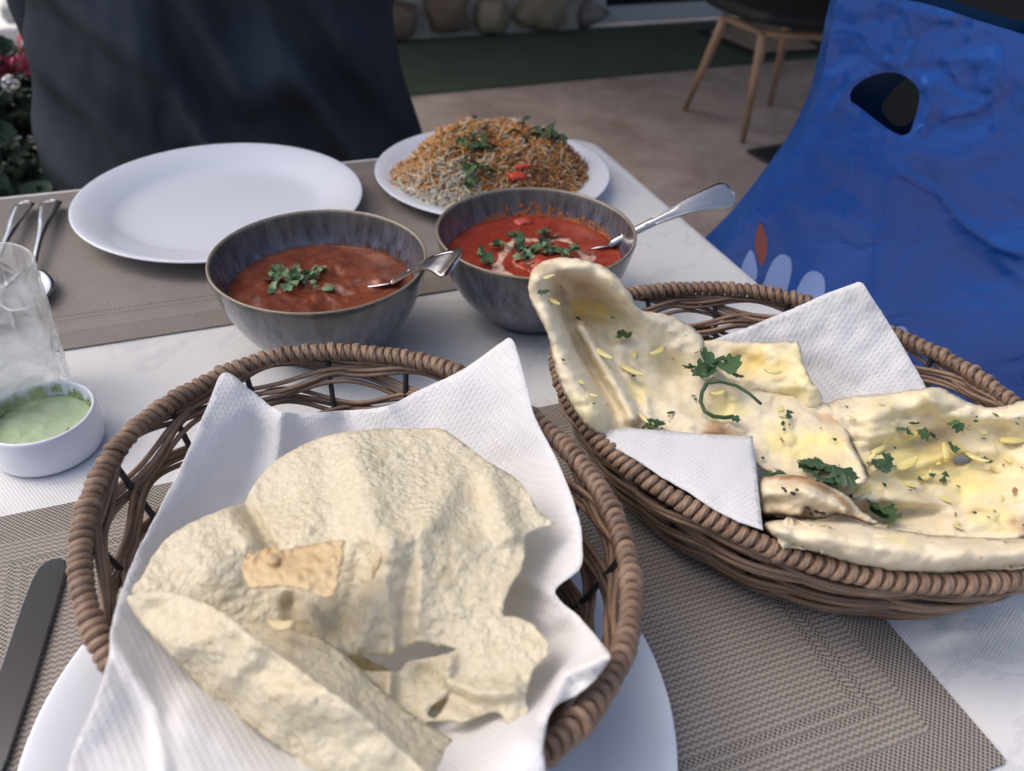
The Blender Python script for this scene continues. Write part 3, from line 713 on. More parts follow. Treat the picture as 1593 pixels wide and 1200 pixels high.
# ================================================================== TUMBLER
GC = (-.1405, .500); GR, GH = .0365, .099
gl = empty('tumbler', (GC[0], GC[1], .0006), 0, 'cut glass tumbler half full of water at the left edge', 'glass')
def glass_mesh():
    n_, rows = 210, 110; v = []; f = []
    for k in range(n_):
        a = 2*math.pi*k/n_
        for i in range(rows+1):
            t_ = i/rows; z = GH*t_; r = GR*(.93+.07*t_)
            if t_ < .06: r *= .90+.10*math.sin(t_/.06*math.pi/2)
            if .05 < t_ < .60:                                     # diamond cuts
                p1 = (a*7/math.pi+z*62) % 1.0; p2 = (a*7/math.pi-z*62) % 1.0
                c1 = max(0, 1-min(p1, 1-p1)/.14); c2 = max(0, 1-min(p2, 1-p2)/.14)
                pyr = .5*(abs(p1-.5)+abs(p2-.5)); r -= .0019*max(c1, c2)+.0012*pyr
            elif .60 <= t_ < .86:                                  # long pointed cuts above
                p1 = (a*7/math.pi) % 1.0; w = .42*(1-(t_-.60)/.26); e_ = min(p1, 1-p1)
                if e_ < w: r -= .0012*(1-e_/max(w, 1e-3))
            v.append((r*math.cos(a), r*math.sin(a), z))
    R1 = rows+1
    for k in range(n_):
        j = (k+1) % n_
        for i in range(rows): f.append((k*R1+i, j*R1+i, j*R1+i+1, k*R1+i+1))
    inn = [(GR-.0003, GH+.0006), (GR-.0011, GH+.0008), (GR-.0020, GH), (GR-.0026, GH*.8), (GR*.93-.0030, GH*.5), (GR*.88-.003, GH*.2), (GR*.80-.003, .0105), (GR*.6, .0088), (0, .0085)]
    b0 = len(v); K = len(inn)
    for k in range(n_):
        a = 2*math.pi*k/n_
        for r, z in inn: v.append((r*math.cos(a), r*math.sin(a), z))
    for k in range(n_):
        j = (k+1) % n_
        f.append((k*R1+rows, j*R1+rows, b0+j*K, b0+k*K))
        for i in range(K-1): f.append((b0+k*K+i, b0+j*K+i, b0+j*K+i+1, b0+k*K+i+1))
    v.append((0, 0, 0)); c_ = len(v)-1
    for k in range(n_): f.append((((k+1) % n_)*R1, k*R1, c_))
    return v, f
v, f = glass_mesh(); mesh('glass_body', v, f, m_glass, gl, True)
b = MB(); b.lathe([(0, .0087), (GR*.6, .0090), (GR*.80-.0032, .0108), (GR*.88-.0032, GH*.2), (GR*.93-.0033, GH*.50), (GR*.93-.0045, GH*.495), (0, GH*.493)], 90)
b.build('water', m_water, gl)
# ================================================================== CHUTNEY DISH
DC = (at(42, 645, .03)[0], at(42, 645, .03)[1]); DR, DH = .0315, .027
DC = (-.1195, .4545)
b = MB(); b.lathe(smooth_prof([(0, .005), (DR*.75, .005), (DR*.86, .009), (DR*.90, DH-.002), (DR*.93, DH), (DR*.98, DH), (DR, DH-.002), (DR*1.02, .010), (DR*.98, .003), (DR*.9, 0), (DR*.8, 0), (DR*.78, .001), (0, .001)], 2), 96)
o = b.build('dip_dish', m_porc); o.location = (DC[0], DC[1], .0006); tag(o, 'small white dish of green chutney beside the tumbler', 'dish')
v = [(0, 0, 0)]; f = []; n_ = 72
for i in range(1, 12):
    for j in range(n_):
        a = 2*math.pi*j/n_; r = (DR*.885)*i/11; x_, y_ = r*math.cos(a), r*math.sin(a)
        v.append((x_, y_, float(.0006*fbm(x_*140, y_*140, 2)+(.0010 if i == 11 else 0))))
for j in range(n_): f.append((0, 1+j, 1+(j+1) % n_))
for i in range(10):
    for j in range(n_): f.append((1+i*n_+j, 1+(i+1)*n_+j, 1+(i+1)*n_+(j+1) % n_, 1+i*n_+(j+1) % n_))
s0 = len(v)
for j in range(n_): a = 2*math.pi*j/n_; v.append((DR*.80*math.cos(a), DR*.80*math.sin(a), -.011))
for j in range(n_): f.append((1+10*n_+j, s0+j, s0+(j+1) % n_, 1+10*n_+(j+1) % n_))
f.append(tuple(s0+j for j in range(n_))[::-1])
o = mesh('chutney', v, f, m_chutney); o.location = (DC[0], DC[1], .0175); tag(o, 'pale green mint chutney in the small white dish', 'chutney')
def patch(name, rs, c, m, normal=None, R_=.004, label=None, cat=None, parent=None, pts3=None):
    pass
rs_ = random.Random(11); dsm = empty('chutney_smears', (DC[0], DC[1], .0006), 0, 'drying green chutney smears on the rim of the small white dish', 'sauce smear')
for a_d, w_, h0, h1 in ((100, 10, .018, .0285), (75, 7, .020, .0287), (125, 14, .018, .026), (50, 12, .018, .024), (20, 9, .018, .023), (150, 15, .018, .027), (172, 12, .018, .0286), (-52, 4, .0225, .0288)):
    a_ = math.radians(a_d); v = []; f = []; n_ = max(8, int(w_*1.6))
    for i in range(n_+1):
        aa = a_+math.radians(w_)*(i/n_*2-1)*1.0; env = math.sin(math.pi*i/n_)**.6; top = h0+.0005+(h1-h0)*(env**.4)*(.25+.75*rs_.random())
        for k in range(5):
            z = h0+(top-h0)*k/4; r = np.interp(z, [.005, .009, DH-.002, DH, .03], [DR*.75, DR*.86, DR*.90, DR*.925, DR*.95])-.0006-.0003*math.sin(k*1.5+i)*env
            v.append((r*math.cos(aa), r*math.sin(aa), z))
    for i in range(n_):
        for k in range(4): f.append((i*5+k, (i+1)*5+k, (i+1)*5+k+1, i*5+k+1))
    mesh('smear', v, f, m_smear3, dsm)
# ================================================================== BASKETS
def basket(c, ax, az, bz, zr, z0, label, seed):
    """oval wicker basket: centre c, semi axes az (along unit vector ax), bz; rim height zr, foot height z0"""
    ax = Vector((ax[0], ax[1], 0)).normalized(); ay = Vector((-ax.y, ax.x, 0)); rs = random.Random(seed)
    root = empty('wicker_basket', (c[0], c[1], z0), 0, label, 'basket', 'oval wicker bread baskets')
    hgt = zr-z0
    def pt(th, s, z): return ax*(az*s*math.cos(th))+ay*(bz*s*math.sin(th))+Vector((0, 0, z))
    def prof(t_): return .66+.315*(t_**.62)      # scale of the oval at relative height t_
    # equal arc parametrisation
    M = 720; ths = [2*math.pi*i/M for i in range(M+1)]; L = [0]
    for i in range(M): L.append(L[-1]+(pt(ths[i+1], 1, 0)-pt(ths[i], 1, 0)).length)
    per = L[-1]
    def th_of(s): return float(np.interp(s*per, L, ths))
    # rim: dark core and single wraps of cane
    s_in = 1-.0050/((az+bz)/2)
    wav = lambda th: .0012*math.sin(3*th+seed)+.0008*math.sin(7*th)
    b = MB(); b.tube([pt(t_, s_in, hgt+wav(t_)) for t_ in ths[:-1:6]], .0030, 8, True); b.build('rim_core', m_wick2, root)
    NW = 164
    ring = MB(); n1, n2 = 16, 7
    vv = []; ff = []
    for i in range(n1):
        a = 2*math.pi*i/n1
        for k in range(n2):
            q_ = 2*math.pi*k/n2; r = .0034+.0015*math.cos(q_)
            vv.append((math.sin(q_)*.0021+.0016*math.sin(a), r*math.cos(a), r*math.sin(a)))
    for i in range(n1):
        for k in range(n2): ff.append((i*n2+k, ((i+1) % n1)*n2+k, ((i+1) % n1)*n2+(k+1) % n2, i*n2+(k+1) % n2))
    me = bpy.data.meshes.new('rim_wrap'); me.from_pydata(vv, [], ff); me.materials.append(m_rim); me.polygons.foreach_set('use_smooth', [True]*len(ff))
    NS = 17
    for k in range(NW):
        th = th_of(k/NW); p_ = pt(th, s_in, hgt+wav(th)); tg = (pt(th+.01, s_in, wav(th+.01))-pt(th-.01, s_in, wav(th-.01))).normalized()
        o = bpy.data.objects.new('rim_wrap', me); link(o, root)
        up = Vector((0, 0, 1)); sd_ = up.cross(tg).normalized(); up = tg.cross(sd_)
        rot = Matrix((tg, sd_, up)).transposed().to_4x4() @ Matrix.Rotation(rs.uniform(-.10, .10), 4, 'Z') @ Matrix.Rotation(rs.uniform(0, .3), 4, 'X')
        s_ = rs.uniform(.93, 1.07)
        if k % 8 == 3: s_ *= 1.13
        o.matrix_local = Matrix.Translation(p_+Vector((0, 0, rs.uniform(-.0004, .0004)))) @ rot @ Matrix.Diagonal((1.06*rs.uniform(.9, 1.1), s_, s_, 1))
    # stakes
    for k in range(NS):
        th = th_of((k+.35)/NS); b = MB()
        b.tube([pt(th, prof(i/8)-.004, .004+(hgt-.006)*i/8) for i in range(9)]+[pt(th, s_in, hgt)], .0016, 6)
        b.build('stake', m_stake, root)
    # weavers: bundles of thin canes swaying up and down in opposite phase, so that eye-shaped gaps open between them
    NP = 300; lev = 7
    for j in range(lev):
        t0 = (j+.55)/(lev+.15); ph = math.pi*(j % 2)+seed
        for q_ in range(4):
            pts = []
            for i in range(NP):
                th = ths[0]+2*math.pi*i/NP; s_a = np.interp(th, ths, L)/per
                w = math.sin(s_a*2*math.pi*NS/2+ph)
                zc = hgt*t0+.0036*w+(q_-1.5)*(.0023+.0007*math.sin(s_a*40+q_+j))
                zc = min(zc, hgt-.0045); t_ = max(0, min(1, zc/hgt))
                off = .0022*math.cos(s_a*2*math.pi*NS/2+ph+math.pi*.5*0)+.0008*math.sin(s_a*57+q_*2)
                pts.append(pt(th, prof(t_)+off/.12, max(.003, zc)))
            b = MB(); b.tube(pts, .00140, 6, True); b.build('cane_strand', m_wick if (j+q_) % 3 else m_wick2, root)
    # woven base
    for k in range(13):
        s_ = .66*(k+1)/13.2
        b = MB(); b.tube([pt(t_, s_, .0035+.0012*math.sin(t_*NS+k*math.pi)) for t_ in ths[:-1:8]], .0024, 6, True); b.build('base_strand', m_wick2, root)
    return root
K1 = dict(c=(.0320, .2609), ax=(.2966, -.955), az=.1376, bz=.1105, zr=.080, z0=.0085)
K2 = dict(c=(.2810, .2845), ax=(.5155, -.8569), az=.1495, bz=.1140, zr=.064, z0=.0015)
basket(**K1, label='oval brown wicker basket holding papadums, nearest the viewer', seed=1)
basket(**K2, label='oval brown wicker basket holding naan, at the right', seed=2)

# ================================================================== NAPKINS AND BREAD IN THE NEAR BASKET
Zr = .086
nk1 = [(348, 580), (392, 608), (440, 641), (520, 640), (600, 632), (650, 608), (720, 575), (770, 540), (795, 527), (808, 560), (822, 610), (832, 650), (870, 725), (898, 800), (905, 850), (900, 885), (862, 921),
       (900, 960), (935, 1000), (948, 1022), (930, 1052), (890, 1085), (856, 1105), (845, 1160), (835, 1230), (700, 1290), (480, 1300), (250, 1250), (120, 1215), (113, 1172), (140, 1110), (166, 1035), (178, 960), (205, 880), (245, 800), (285, 720), (320, 640)]
zk = tps([(820, 1150, .099), (280, 1115, .096), (250, 1120, .092), (420, 1230, .098), (600, 1270, .100), (348, 580, .088), (440, 641, .070), (410, 680, .060), (600, 632, .068), (520, 660, .060), (795, 527, .108), (700, 600, .082), (832, 650, .090), (900, 830, .090), (905, 870, .088), (862, 921, .078),
          (948, 1022, .098), (856, 1105, .088), (835, 1230, .096), (700, 1290, .100), (480, 1300, .103), (250, 1250, .103), (113, 1172, .102), (166, 1035, .100), (178, 960, .092), (245, 800, .080), (300, 700, .080), (370, 640, .078),
          (500, 800, .036), (650, 800, .036), (400, 900, .035), (700, 950, .036), (550, 1050, .038), (350, 1050, .066), (780, 1050, .050), (300, 880, .052), (800, 750, .062)])
def zk1(p):
    return zk(p)+ridges(p, [([(440, 641), (432, 700), (425, 760)], 14, .006), ([(395, 620), (400, 700), (380, 760)], 24, -.003), ([(535, 650), (545, 700)], 22, -.006), ([(600, 640), (640, 690)], 18, .003),
        ([(856, 1105), (880, 1050), (948, 1022)], 12, .010), ([(880, 985), (850, 1000), (800, 1040)], 20, -.006), ([(170, 985), (240, 1100), (255, 1200)], 12, .004), ([(220, 1000), (330, 1200)], 30, -.0015), ([(862, 921), (800, 900)], 14, .004)])+.0011*fbm(p[:, 0]/60, p[:, 1]/60, 3, 1)
tag(sheet('paper_napkin', nk1, zk1, m_paper, step=9, rough=.5, smooth=True, thick=.0005, outstep=6), 'large white paper napkin lining the papadum basket, corners over the rim', 'napkin')

def bubbles(p, n, seed, rr, hh, region=None):
    rs = np.random.RandomState(seed); z = np.zeros(len(p)); lo = p.min(0); hi = p.max(0)
    for _ in range(n):
        c_ = lo+(hi-lo)*rs.rand(2); r = rr[0]+(rr[1]-rr[0])*rs.rand()**2.5; m_ = (abs(p[:, 0]-c_[0]) < r) & (abs(p[:, 1]-c_[1]) < r*.8)
        if m_.any():
            d2_ = ((p[m_, 0]-c_[0])/r)**2+((p[m_, 1]-c_[1])/(r*.8))**2; z[m_] = np.maximum(z[m_], hh*(r/rr[1])*np.sqrt(np.clip(1-d2_, 0, 1)))
    return z
pp1 = [(205, 930), (222, 895), (245, 855), (275, 826), (320, 803), (360, 788), (381, 781), (392, 760), (420, 725), (460, 698), (510, 678), (560, 670), (600, 667), (640, 667), (682, 667), (706, 678), (735, 700), (765, 722), (800, 742), (822, 768), (838, 795), (862, 813),
       (838, 822), (818, 834), (816, 860), (808, 890), (790, 920), (782, 945), (785, 958), (806, 960), (832, 974), (853, 1000), (852, 1018), (830, 1040), (824, 1060), (818, 1085), (821, 1108), (806, 1124), (790, 1122), (770, 1108), (742, 1114), (720, 1122), (692, 1120), (650, 1130), (560, 1190), (450, 1160), (330, 1060), (260, 1000)]
zp = tps([(205, 930, .078), (260, 850, .080), (340, 795, .082), (381, 781, .074), (440, 710, .084), (520, 676, .090), (600, 666, .092), (690, 670, .094), (765, 722, .094), (862, 813, .100), (815, 850, .094), (785, 945, .086), (853, 1000, .092), (821, 1108, .084), (700, 1120, .078),
          (550, 780, .096), (650, 800, .098), (450, 820, .088), (330, 880, .090), (420, 930, .072), (600, 930, .084), (700, 950, .082), (740, 860, .092), (560, 1010, .066), (650, 1060, .066), (560, 1190, .050), (330, 1060, .055)])
bub = {}
def zp1(p):
    z = .085+(zp(p)-.085)*.62+ridges(p, [([(381, 781), (408, 830), (430, 870)], 10, -.006), ([(360, 800), (385, 840)], 18, .004), ([(610, 840), (590, 930), (560, 1000)], 22, .0035), ([(565, 860), (550, 930), (510, 990)], 16, -.003), ([(640, 860), (625, 1000)], 12, -.0025), ([(600, 900), (612, 1000)], 8, .0015), ([(655, 880), (650, 1000)], 12, .0015), ([(560, 720), (590, 840)], 30, .004), ([(500, 700), (520, 820)], 30, -.003),
        ([(760, 740), (790, 830)], 22, .005), ([(700, 760), (640, 860)], 26, .004), ([(480, 960), (520, 1010)], 16, .006), ([(450, 940), (470, 1000)], 14, -.006), ([(610, 1010), (600, 1120)], 8, .006), ([(700, 1030), (690, 1060), (740, 1080), (800, 1075)], 12, .005), ([(660, 1050), (760, 1110)], 16, -.004)])
    z = z+.0022*fbm(p[:, 0]/110, p[:, 1]/95, 2, 2)+.0002*fbm(p[:, 0]/14, p[:, 1]/12, 2, 1)
    return z+bubbles(p, 900, 4, (7, 13), .0008)
holes1 = [[(540, 1025), (552, 1020), (600, 1019), (625, 1008), (650, 999), (680, 1004), (711, 1009), (690, 1018), (660, 1025), (634, 1030), (622, 1044), (600, 1045), (565, 1043), (548, 1036)],
          [(664, 1110), (670, 1098), (690, 1084), (700, 1077), (694, 1096), (676, 1118)]]
tag(sheet('papadum', pp1, zp1, m_pap, step=4.5, rough=.9, holes=holes1, thick=.0007, outstep=5), 'large blistered pale papadum with a torn slot, filling the middle of the basket', 'papadum')
# lower golden papadum showing below
pp2 = [(540, 1020), (620, 1040), (720, 1080), (800, 1085), (845, 1060), (922, 1020), (900, 1090), (880, 1120), (850, 1150), (800, 1175), (720, 1200), (640, 1215), (560, 1180), (480, 1120), (420, 1060), (400, 1010), (450, 985)]
pp2 = [(395, 985), (450, 975), (540, 1010), (640, 1060), (720, 1095), (800, 1098), (838, 1086), (842, 1120), (832, 1160), (770, 1180), (700, 1190), (650, 1215), (560, 1200), (480, 1140), (420, 1060)]
zp2 = tps([(395, 985, .068), (540, 1010, .058), (700, 1090, .060), (838, 1086, .070), (832, 1160, .068), (650, 1215, .060), (480, 1140, .056), (600, 1120, .052)])
tag(sheet('papadum', pp2, lambda p: zp2(p)+.002*fbm(p[:, 0]/40, p[:, 1]/40, 3, 2)+bubbles(p, 120, 7, (4, 14), .0015), m_pap2, step=6, rough=1.0, thick=.0009), 'golden papadum lying lowest in the basket, showing at the bottom right of the pile', 'papadum')
# folded papadum at the front: upper flap
pp3 = [(196, 934), (215, 926), (235, 923), (262, 921), (300, 932), (340, 950), (385, 982), (430, 1018), (480, 1052), (530, 1090), (575, 1125), (620, 1165), (660, 1205), (690, 1250), (600, 1275), (530, 1235), (480, 1200), (430, 1160), (380, 1125), (330, 1090), (290, 1048), (255, 1010), (225, 975)]
zp3 = tps([(196, 934, .092), (262, 921, .098), (240, 980, .090), (340, 950, .108), (330, 1060, .088), (430, 1018, .112), (420, 1130, .088), (530, 1090, .112), (520, 1220, .086), (650, 1195, .104), (600, 1275, .080), (340, 1000, .108), (440, 1085, .108), (560, 1165, .104)])
tag(sheet('papadum', pp3, lambda p: zp3(p)+.0030*fbm(p[:, 0]/60, p[:, 1]/50, 2, 2)+bubbles(p, 160, 9, (6, 20), .0014), m_pap, step=5, rough=1.0, thick=.0010), 'folded papadum lying diagonally in front of the large one', 'papadum')
pp4 = [(388, 978), (410, 968), (440, 978), (480, 985), (520, 1005), (570, 1050), (620, 1095), (670, 1130), (720, 1160), (760, 1195), (740, 1240), (690, 1250), (640, 1200), (570, 1140), (500, 1085), (440, 1035)]
zp4 = tps([(388, 978, .092), (440, 978, .088), (520, 1005, .084), (620, 1095, .080), (760, 1195, .072), (690, 1250, .088), (570, 1140, .094), (440, 1035, .098)])
tag(sheet('papadum', pp4, lambda p: zp4(p)+.0015*fbm(p[:, 0]/45, p[:, 1]/35, 3, 1)+bubbles(p, 60, 19, (5, 16), .0015), m_pap, step=6, rough=.8, thick=.0009), 'narrow papadum flap between the folded piece and the torn slot', 'papadum')
# small shards
sh = [(386, 860), (431, 851), (434, 857), (473, 849), (510, 842), (535, 840), (531, 876), (520, 926), (508, 928), (480, 918), (456, 911), (430, 910), (388, 914), (380, 900), (375, 884)]
zs = tps([(386, 860, .1015), (375, 884, .1005), (388, 914, .103), (456, 911, .113), (535, 840, .112), (520, 926, .119), (460, 870, .107)])
def zsh(p):
    d = np.hypot((p[:, 0]-424)/12, (p[:, 1]-871)/10)
    return zs(p)+bubbles(p, 50, 5, (5, 12), .0016)+.0045*np.sqrt(np.clip(1-d*d, 0, 1))+.0006*fbm(p[:, 0]/12, p[:, 1]/12, 2)
tag(sheet('papadum_shard', sh, zsh, m_pap3, step=3.2, rough=.8, smooth=False, thick=.0010), 'small broken rectangular papadum shard lying on top of the large papadum', 'papadum shard')
sh2 = [(578, 885), (589, 862), (594, 866), (590, 880), (578, 902)]
tag(sheet('papadum_shard', sh2, lambda p: zp(p)+.012+0*p[:, 0], m_pap3, step=4, rough=.5, smooth=False, thick=.0010), 'tiny upright papadum splinter right of the rectangular shard', 'papadum shard')
sh3 = [(413, 962), (440, 966), (457, 965), (452, 977), (432, 982), (420, 975)]
tag(sheet('papadum_shard', sh3, lambda p: .098+0*p[:, 0]+.00008*(p[:, 0]-413), m_pap2, step=4, rough=.5, smooth=False, thick=.0009), 'little curled papadum crumb below the rectangular shard', 'papadum shard')
# ================================================================== NAPKINS AND NAAN IN THE RIGHT BASKET
nk2 = [(1100, 532), (1150, 514), (1160, 511), (1220, 486), (1290, 455), (1335, 439), (1342, 441), (1375, 490), (1402, 535), (1428, 580), (1446, 612), (1440, 650), (1350, 660), (1280, 640), (1240, 600), (1180, 600)]
zn2 = tps([(1100, 532, .062), (1160, 511, .070), (1335, 439, .105), (1402, 535, .078), (1446, 612, .060), (1350, 660, .040), (1240, 600, .042), (1180, 600, .042), (1290, 540, .068)])
tag(sheet('paper_napkin', nk2, lambda p: zn2(p)+.0012*fbm(p[:, 0]/50, p[:, 1]/50, 3, 1), m_paper, step=8, rough=.5, smooth=False, thick=.0006), 'white paper napkin standing up behind the naan in the right basket', 'napkin')
nk3 = [(922, 676), (940, 671), (975, 666), (1010, 668), (1050, 672), (1110, 676), (1171, 679), (1176, 720), (1181, 770), (1187, 824), (1150, 812), (1110, 792), (1070, 765), (1030, 742), (985, 712), (950, 694)]
zn3 = tps([(922, 676, .064), (975, 666, .070), (1050, 672, .070), (1171, 679, .068), (1187, 824, .070), (1110, 792, .0695), (1030, 742, .0695), (960, 700, .068), (1120, 730, .071), (1060, 700, .071)])
tag(sheet('paper_napkin', nk3, lambda p: zn3(p)+.0008*fbm(p[:, 0]/50, p[:, 1]/50, 3, 1), m_paper, step=8, rough=.4, smooth=False, thick=.0006), 'white paper napkin corner folded over the front rim of the naan basket', 'napkin')
# lining under the breads
nk4 = [(900, 640), (960, 600), (1100, 560), (1250, 560), (1440, 620), (1600, 680), (1640, 760), (1560, 840), (1350, 840), (1180, 790), (1020, 720), (930, 680)]
zn4 = tps([(900, 640, .050), (1100, 560, .050), (1440, 620, .045), (1640, 760, .050), (1350, 840, .045), (1020, 720, .045), (1200, 690, .022), (1400, 730, .022)])
tag(sheet('paper_napkin', nk4, lambda p: zn4(p), m_paper, step=14, thick=.0006), 'white paper napkin lying flat under the naan in the right basket', 'napkin')
# left naan with the looped end
nA = [(822, 448), (826, 425), (840, 410), (862, 402), (890, 401), (920, 407), (948, 420), (968, 438), (984, 462), (996, 482), (1020, 487), (1045, 492), (1072, 505), (1092, 522), (1097, 535), (1098, 555),
      (1150, 600), (1210, 612), (1262, 618), (1300, 636), (1316, 652), (1318, 672), (1332, 705), (1349, 746), (1330, 754), (1290, 756), (1230, 748), (1190, 735), (1170, 720), (1120, 712), (1050, 700), (990, 690), (940, 684), (905, 655), (885, 625), (868, 590), (860, 555), (852, 520), (836, 490), (826, 470)]
zA = tps([(822, 448, .112), (862, 402, .125), (920, 407, .125), (984, 462, .110), (1045, 492, .092), (1097, 535, .082), (1098, 600, .070), (1210, 612, .068), (1316, 652, .066), (1349, 746, .074), (1250, 745, .062), (1170, 710, .060), (1050, 690, .060), (940, 680, .066), (885, 625, .078), (860, 555, .090), (836, 490, .104),
          (900, 480, .100), (930, 520, .086), (960, 580, .072), (1000, 640, .064), (1050, 600, .066), (1150, 660, .062), (1230, 680, .062), (1020, 540, .080)])
def zAf(p):
    return zA(p)+.8*ridges(p, [([(835, 440), (858, 500), (885, 580), (925, 640)], 26, .013), ([(838, 432), (870, 414), (920, 418), (962, 450), (985, 480)], 20, .009), ([(868, 455), (884, 500), (905, 545), (930, 590), (960, 640)], 8, -.010),
        ([(900, 480), (950, 490), (975, 500)], 24, -.012), ([(905, 510), (935, 560), (965, 610), (985, 650)], 12, .010), ([(945, 520), (985, 580), (1005, 650)], 8, -.005), ([(985, 500), (1040, 510), (1090, 545)], 22, .006), ([(1030, 560), (1070, 600), (1120, 640)], 16, -.004), ([(1010, 610), (1080, 660), (1150, 670)], 12, .004),
        ([(960, 540), (1000, 620), (1010, 660)], 8, .006), ([(1180, 640), (1260, 660), (1310, 690)], 14, .003)])+.0016*fbm(p[:, 0]/60, p[:, 1]/45, 3, 2)-.0011*np.exp(-(vnoise((p[:, 0]+p[:, 1]*.6)/70+2, (p[:, 1]-p[:, 0]*.6)/26, 0)/.10)**2)*np.clip((p[:, 1]-500)/100, 0, 1)+.0006*fbm(p[:, 0]/14, p[:, 1]/10, 2, 1)+bubbles(p, 50, 8, (8, 24), .0012)
nav = sheet('naan', nA, zAf, m_naan, step=5, rough=1.2, thick=.0028, edge=(7, .0022))
tag(nav, 'long garlic naan with a looped upright end leaning over the left rim of the basket', 'naan')
nB = [(1090, 540), (1110, 528), (1150, 532), (1200, 533), (1240, 533), (1248, 560), (1262, 590), (1280, 622), (1250, 640), (1180, 630), (1120, 600), (1095, 570)]
zB = tps([(1090, 540, .076), (1150, 532, .080), (1240, 533, .084), (1262, 590, .078), (1280, 622, .068), (1180, 630, .056), (1120, 600, .060), (1180, 570, .074)])
tag(sheet('naan', nB, lambda p: zB(p)+.0016*fbm(p[:, 0]/30, p[:, 1]/20, 4, 1)+ridges(p, [([(1190, 600), (1270, 600)], 10, .003), ([(1150, 560), (1210, 570)], 16, -.003)]), m_naan_y, step=5, rough=1.4, thick=.004, edge=(8, .002)), 'torn naan square with a butter patch leaning on the standing napkin', 'naan')
nC = [(1285, 640), (1300, 622), (1340, 616), (1400, 610), (1445, 603), (1470, 606), (1500, 622), (1540, 634), (1570, 630), (1600, 622), (1640, 640), (1660, 700), (1650, 780), (1600, 836), (1520, 845), (1400, 840), (1300, 830), (1250, 815), (1200, 800), (1190, 770), (1220, 745), (1290, 740), (1345, 748), (1330, 700)]
zC = tps([(1285, 640, .062), (1340, 616, .068), (1445, 603, .076), (1540, 634, .072), (1640, 640, .076), (1660, 700, .070), (1650, 780, .060), (1520, 840, .052), (1300, 830, .046), (1200, 800, .044), (1345, 748, .056), (1340, 690, .066), (1450, 700, .050), (1550, 720, .048), (1420, 770, .046), (1300, 780, .042)])
def zCf(p):
    return zC(p)+.65*ridges(p, [([(1305, 650), (1380, 640), (1450, 618), (1490, 640), (1550, 655), (1620, 640)], 18, .008), ([(1330, 690), (1400, 700), (1460, 680)], 14, -.006), ([(1440, 615), (1470, 650), (1530, 665)], 10, .005), ([(1345, 705), (1420, 690), (1500, 660), (1560, 668)], 10, -.006),
        ([(1360, 730), (1430, 725), (1480, 705)], 9, .006), ([(1380, 765), (1480, 750), (1600, 760)], 14, .005), ([(1270, 770), (1380, 775), (1480, 790)], 10, .007), ([(1300, 800), (1400, 800), (1500, 790)], 10, -.010), ([(1480, 810), (1600, 790)], 20, .008), ([(1490, 700), (1560, 700), (1600, 720)], 14, .004)])+.0020*fbm(p[:, 0]/44, p[:, 1]/26, 3, 3)-.0013*np.exp(-(vnoise((p[:, 0]-p[:, 1]*.3)/90+5, (p[:, 1]+p[:, 0]*.2)/20, 1)/.12)**2)+.0004*fbm(p[:, 0]/14, p[:, 1]/9, 2, 1)+bubbles(p, 30, 12, (8, 20), .0008)
holeC = [[(1484, 712), (1500, 706), (1508, 716), (1502, 722), (1488, 722)]]
tag(sheet('naan', nC, zCf, m_naan_y, step=5, rough=1.2, thick=.0025, edge=(8, .003), holes=holeC), 'large buttery yellow garlic naan filling the right half of the basket', 'naan')
nD = [(1190, 815), (1215, 809), (1260, 810), (1320, 812), (1380, 822), (1450, 832), (1520, 836), (1593, 838), (1640, 835), (1640, 872), (1600, 884), (1530, 892), (1460, 895), (1390, 891), (1330, 880), (1270, 862), (1225, 845), (1198, 832)]
zD = tps([(1190, 815, .066), (1260, 805, .072), (1380, 815, .074), (1520, 830, .074), (1640, 835, .072), (1640, 880, .068), (1460, 896, .069), (1330, 880, .069), (1225, 845, .068)])
tag(sheet('naan', nD, lambda p: zD(p)+ridges(p, [([(1215, 825), (1300, 838), (1400, 855), (1500, 862), (1630, 856)], 26, .010)])+.0013*fbm(p[:, 0]/40, p[:, 1]/25, 3, 1)+bubbles(p, 30, 3, (6, 18), .0010), m_crust, step=5, rough=.6, thick=.010, edge=(16, .010)), 'thick pale rolled naan edge resting along the front rim of the basket', 'naan')
nE = [(1181, 752), (1196, 741), (1222, 738), (1256, 743), (1290, 755), (1318, 772), (1340, 794), (1364, 812), (1358, 817), (1330, 808), (1304, 801), (1280, 808), (1248, 808), (1215, 802), (1186, 796)]
zE = tps([(1181, 752, .064), (1222, 738, .070), (1290, 755, .072), (1318, 772, .070), (1364, 812, .068), (1304, 801, .068), (1248, 808, .066), (1186, 796, .062), (1250, 772, .076)])
m_curl = naan('naan_charred', -.2, .3, [(1240, 748, .072, .010, BR, .95), (1265, 760, .074, .009, BR, .95), (1285, 764, .074, .008, DK, .7), (1225, 745, .070, .006, DK, .5), (1310, 785, .072, .007, BR, .9), (1255, 800, .068, .005, DK, .8), (1200, 745, .068, .006, BR, .7), (1340, 806, .068, .005, BR, .7)])
curl = sheet('naan', nE, lambda p: zE(p)+ridges(p, [([(1195, 760), (1250, 762), (1310, 790)], 14, .007)])+.0012*fbm(p[:, 0]/18, p[:, 1]/14, 3, 2), m_curl, step=3.5, rough=1.0, thick=.003, edge=(9, .004))
tag(curl, 'small curled naan piece with charred brown back in front of the coriander leaves', 'naan')
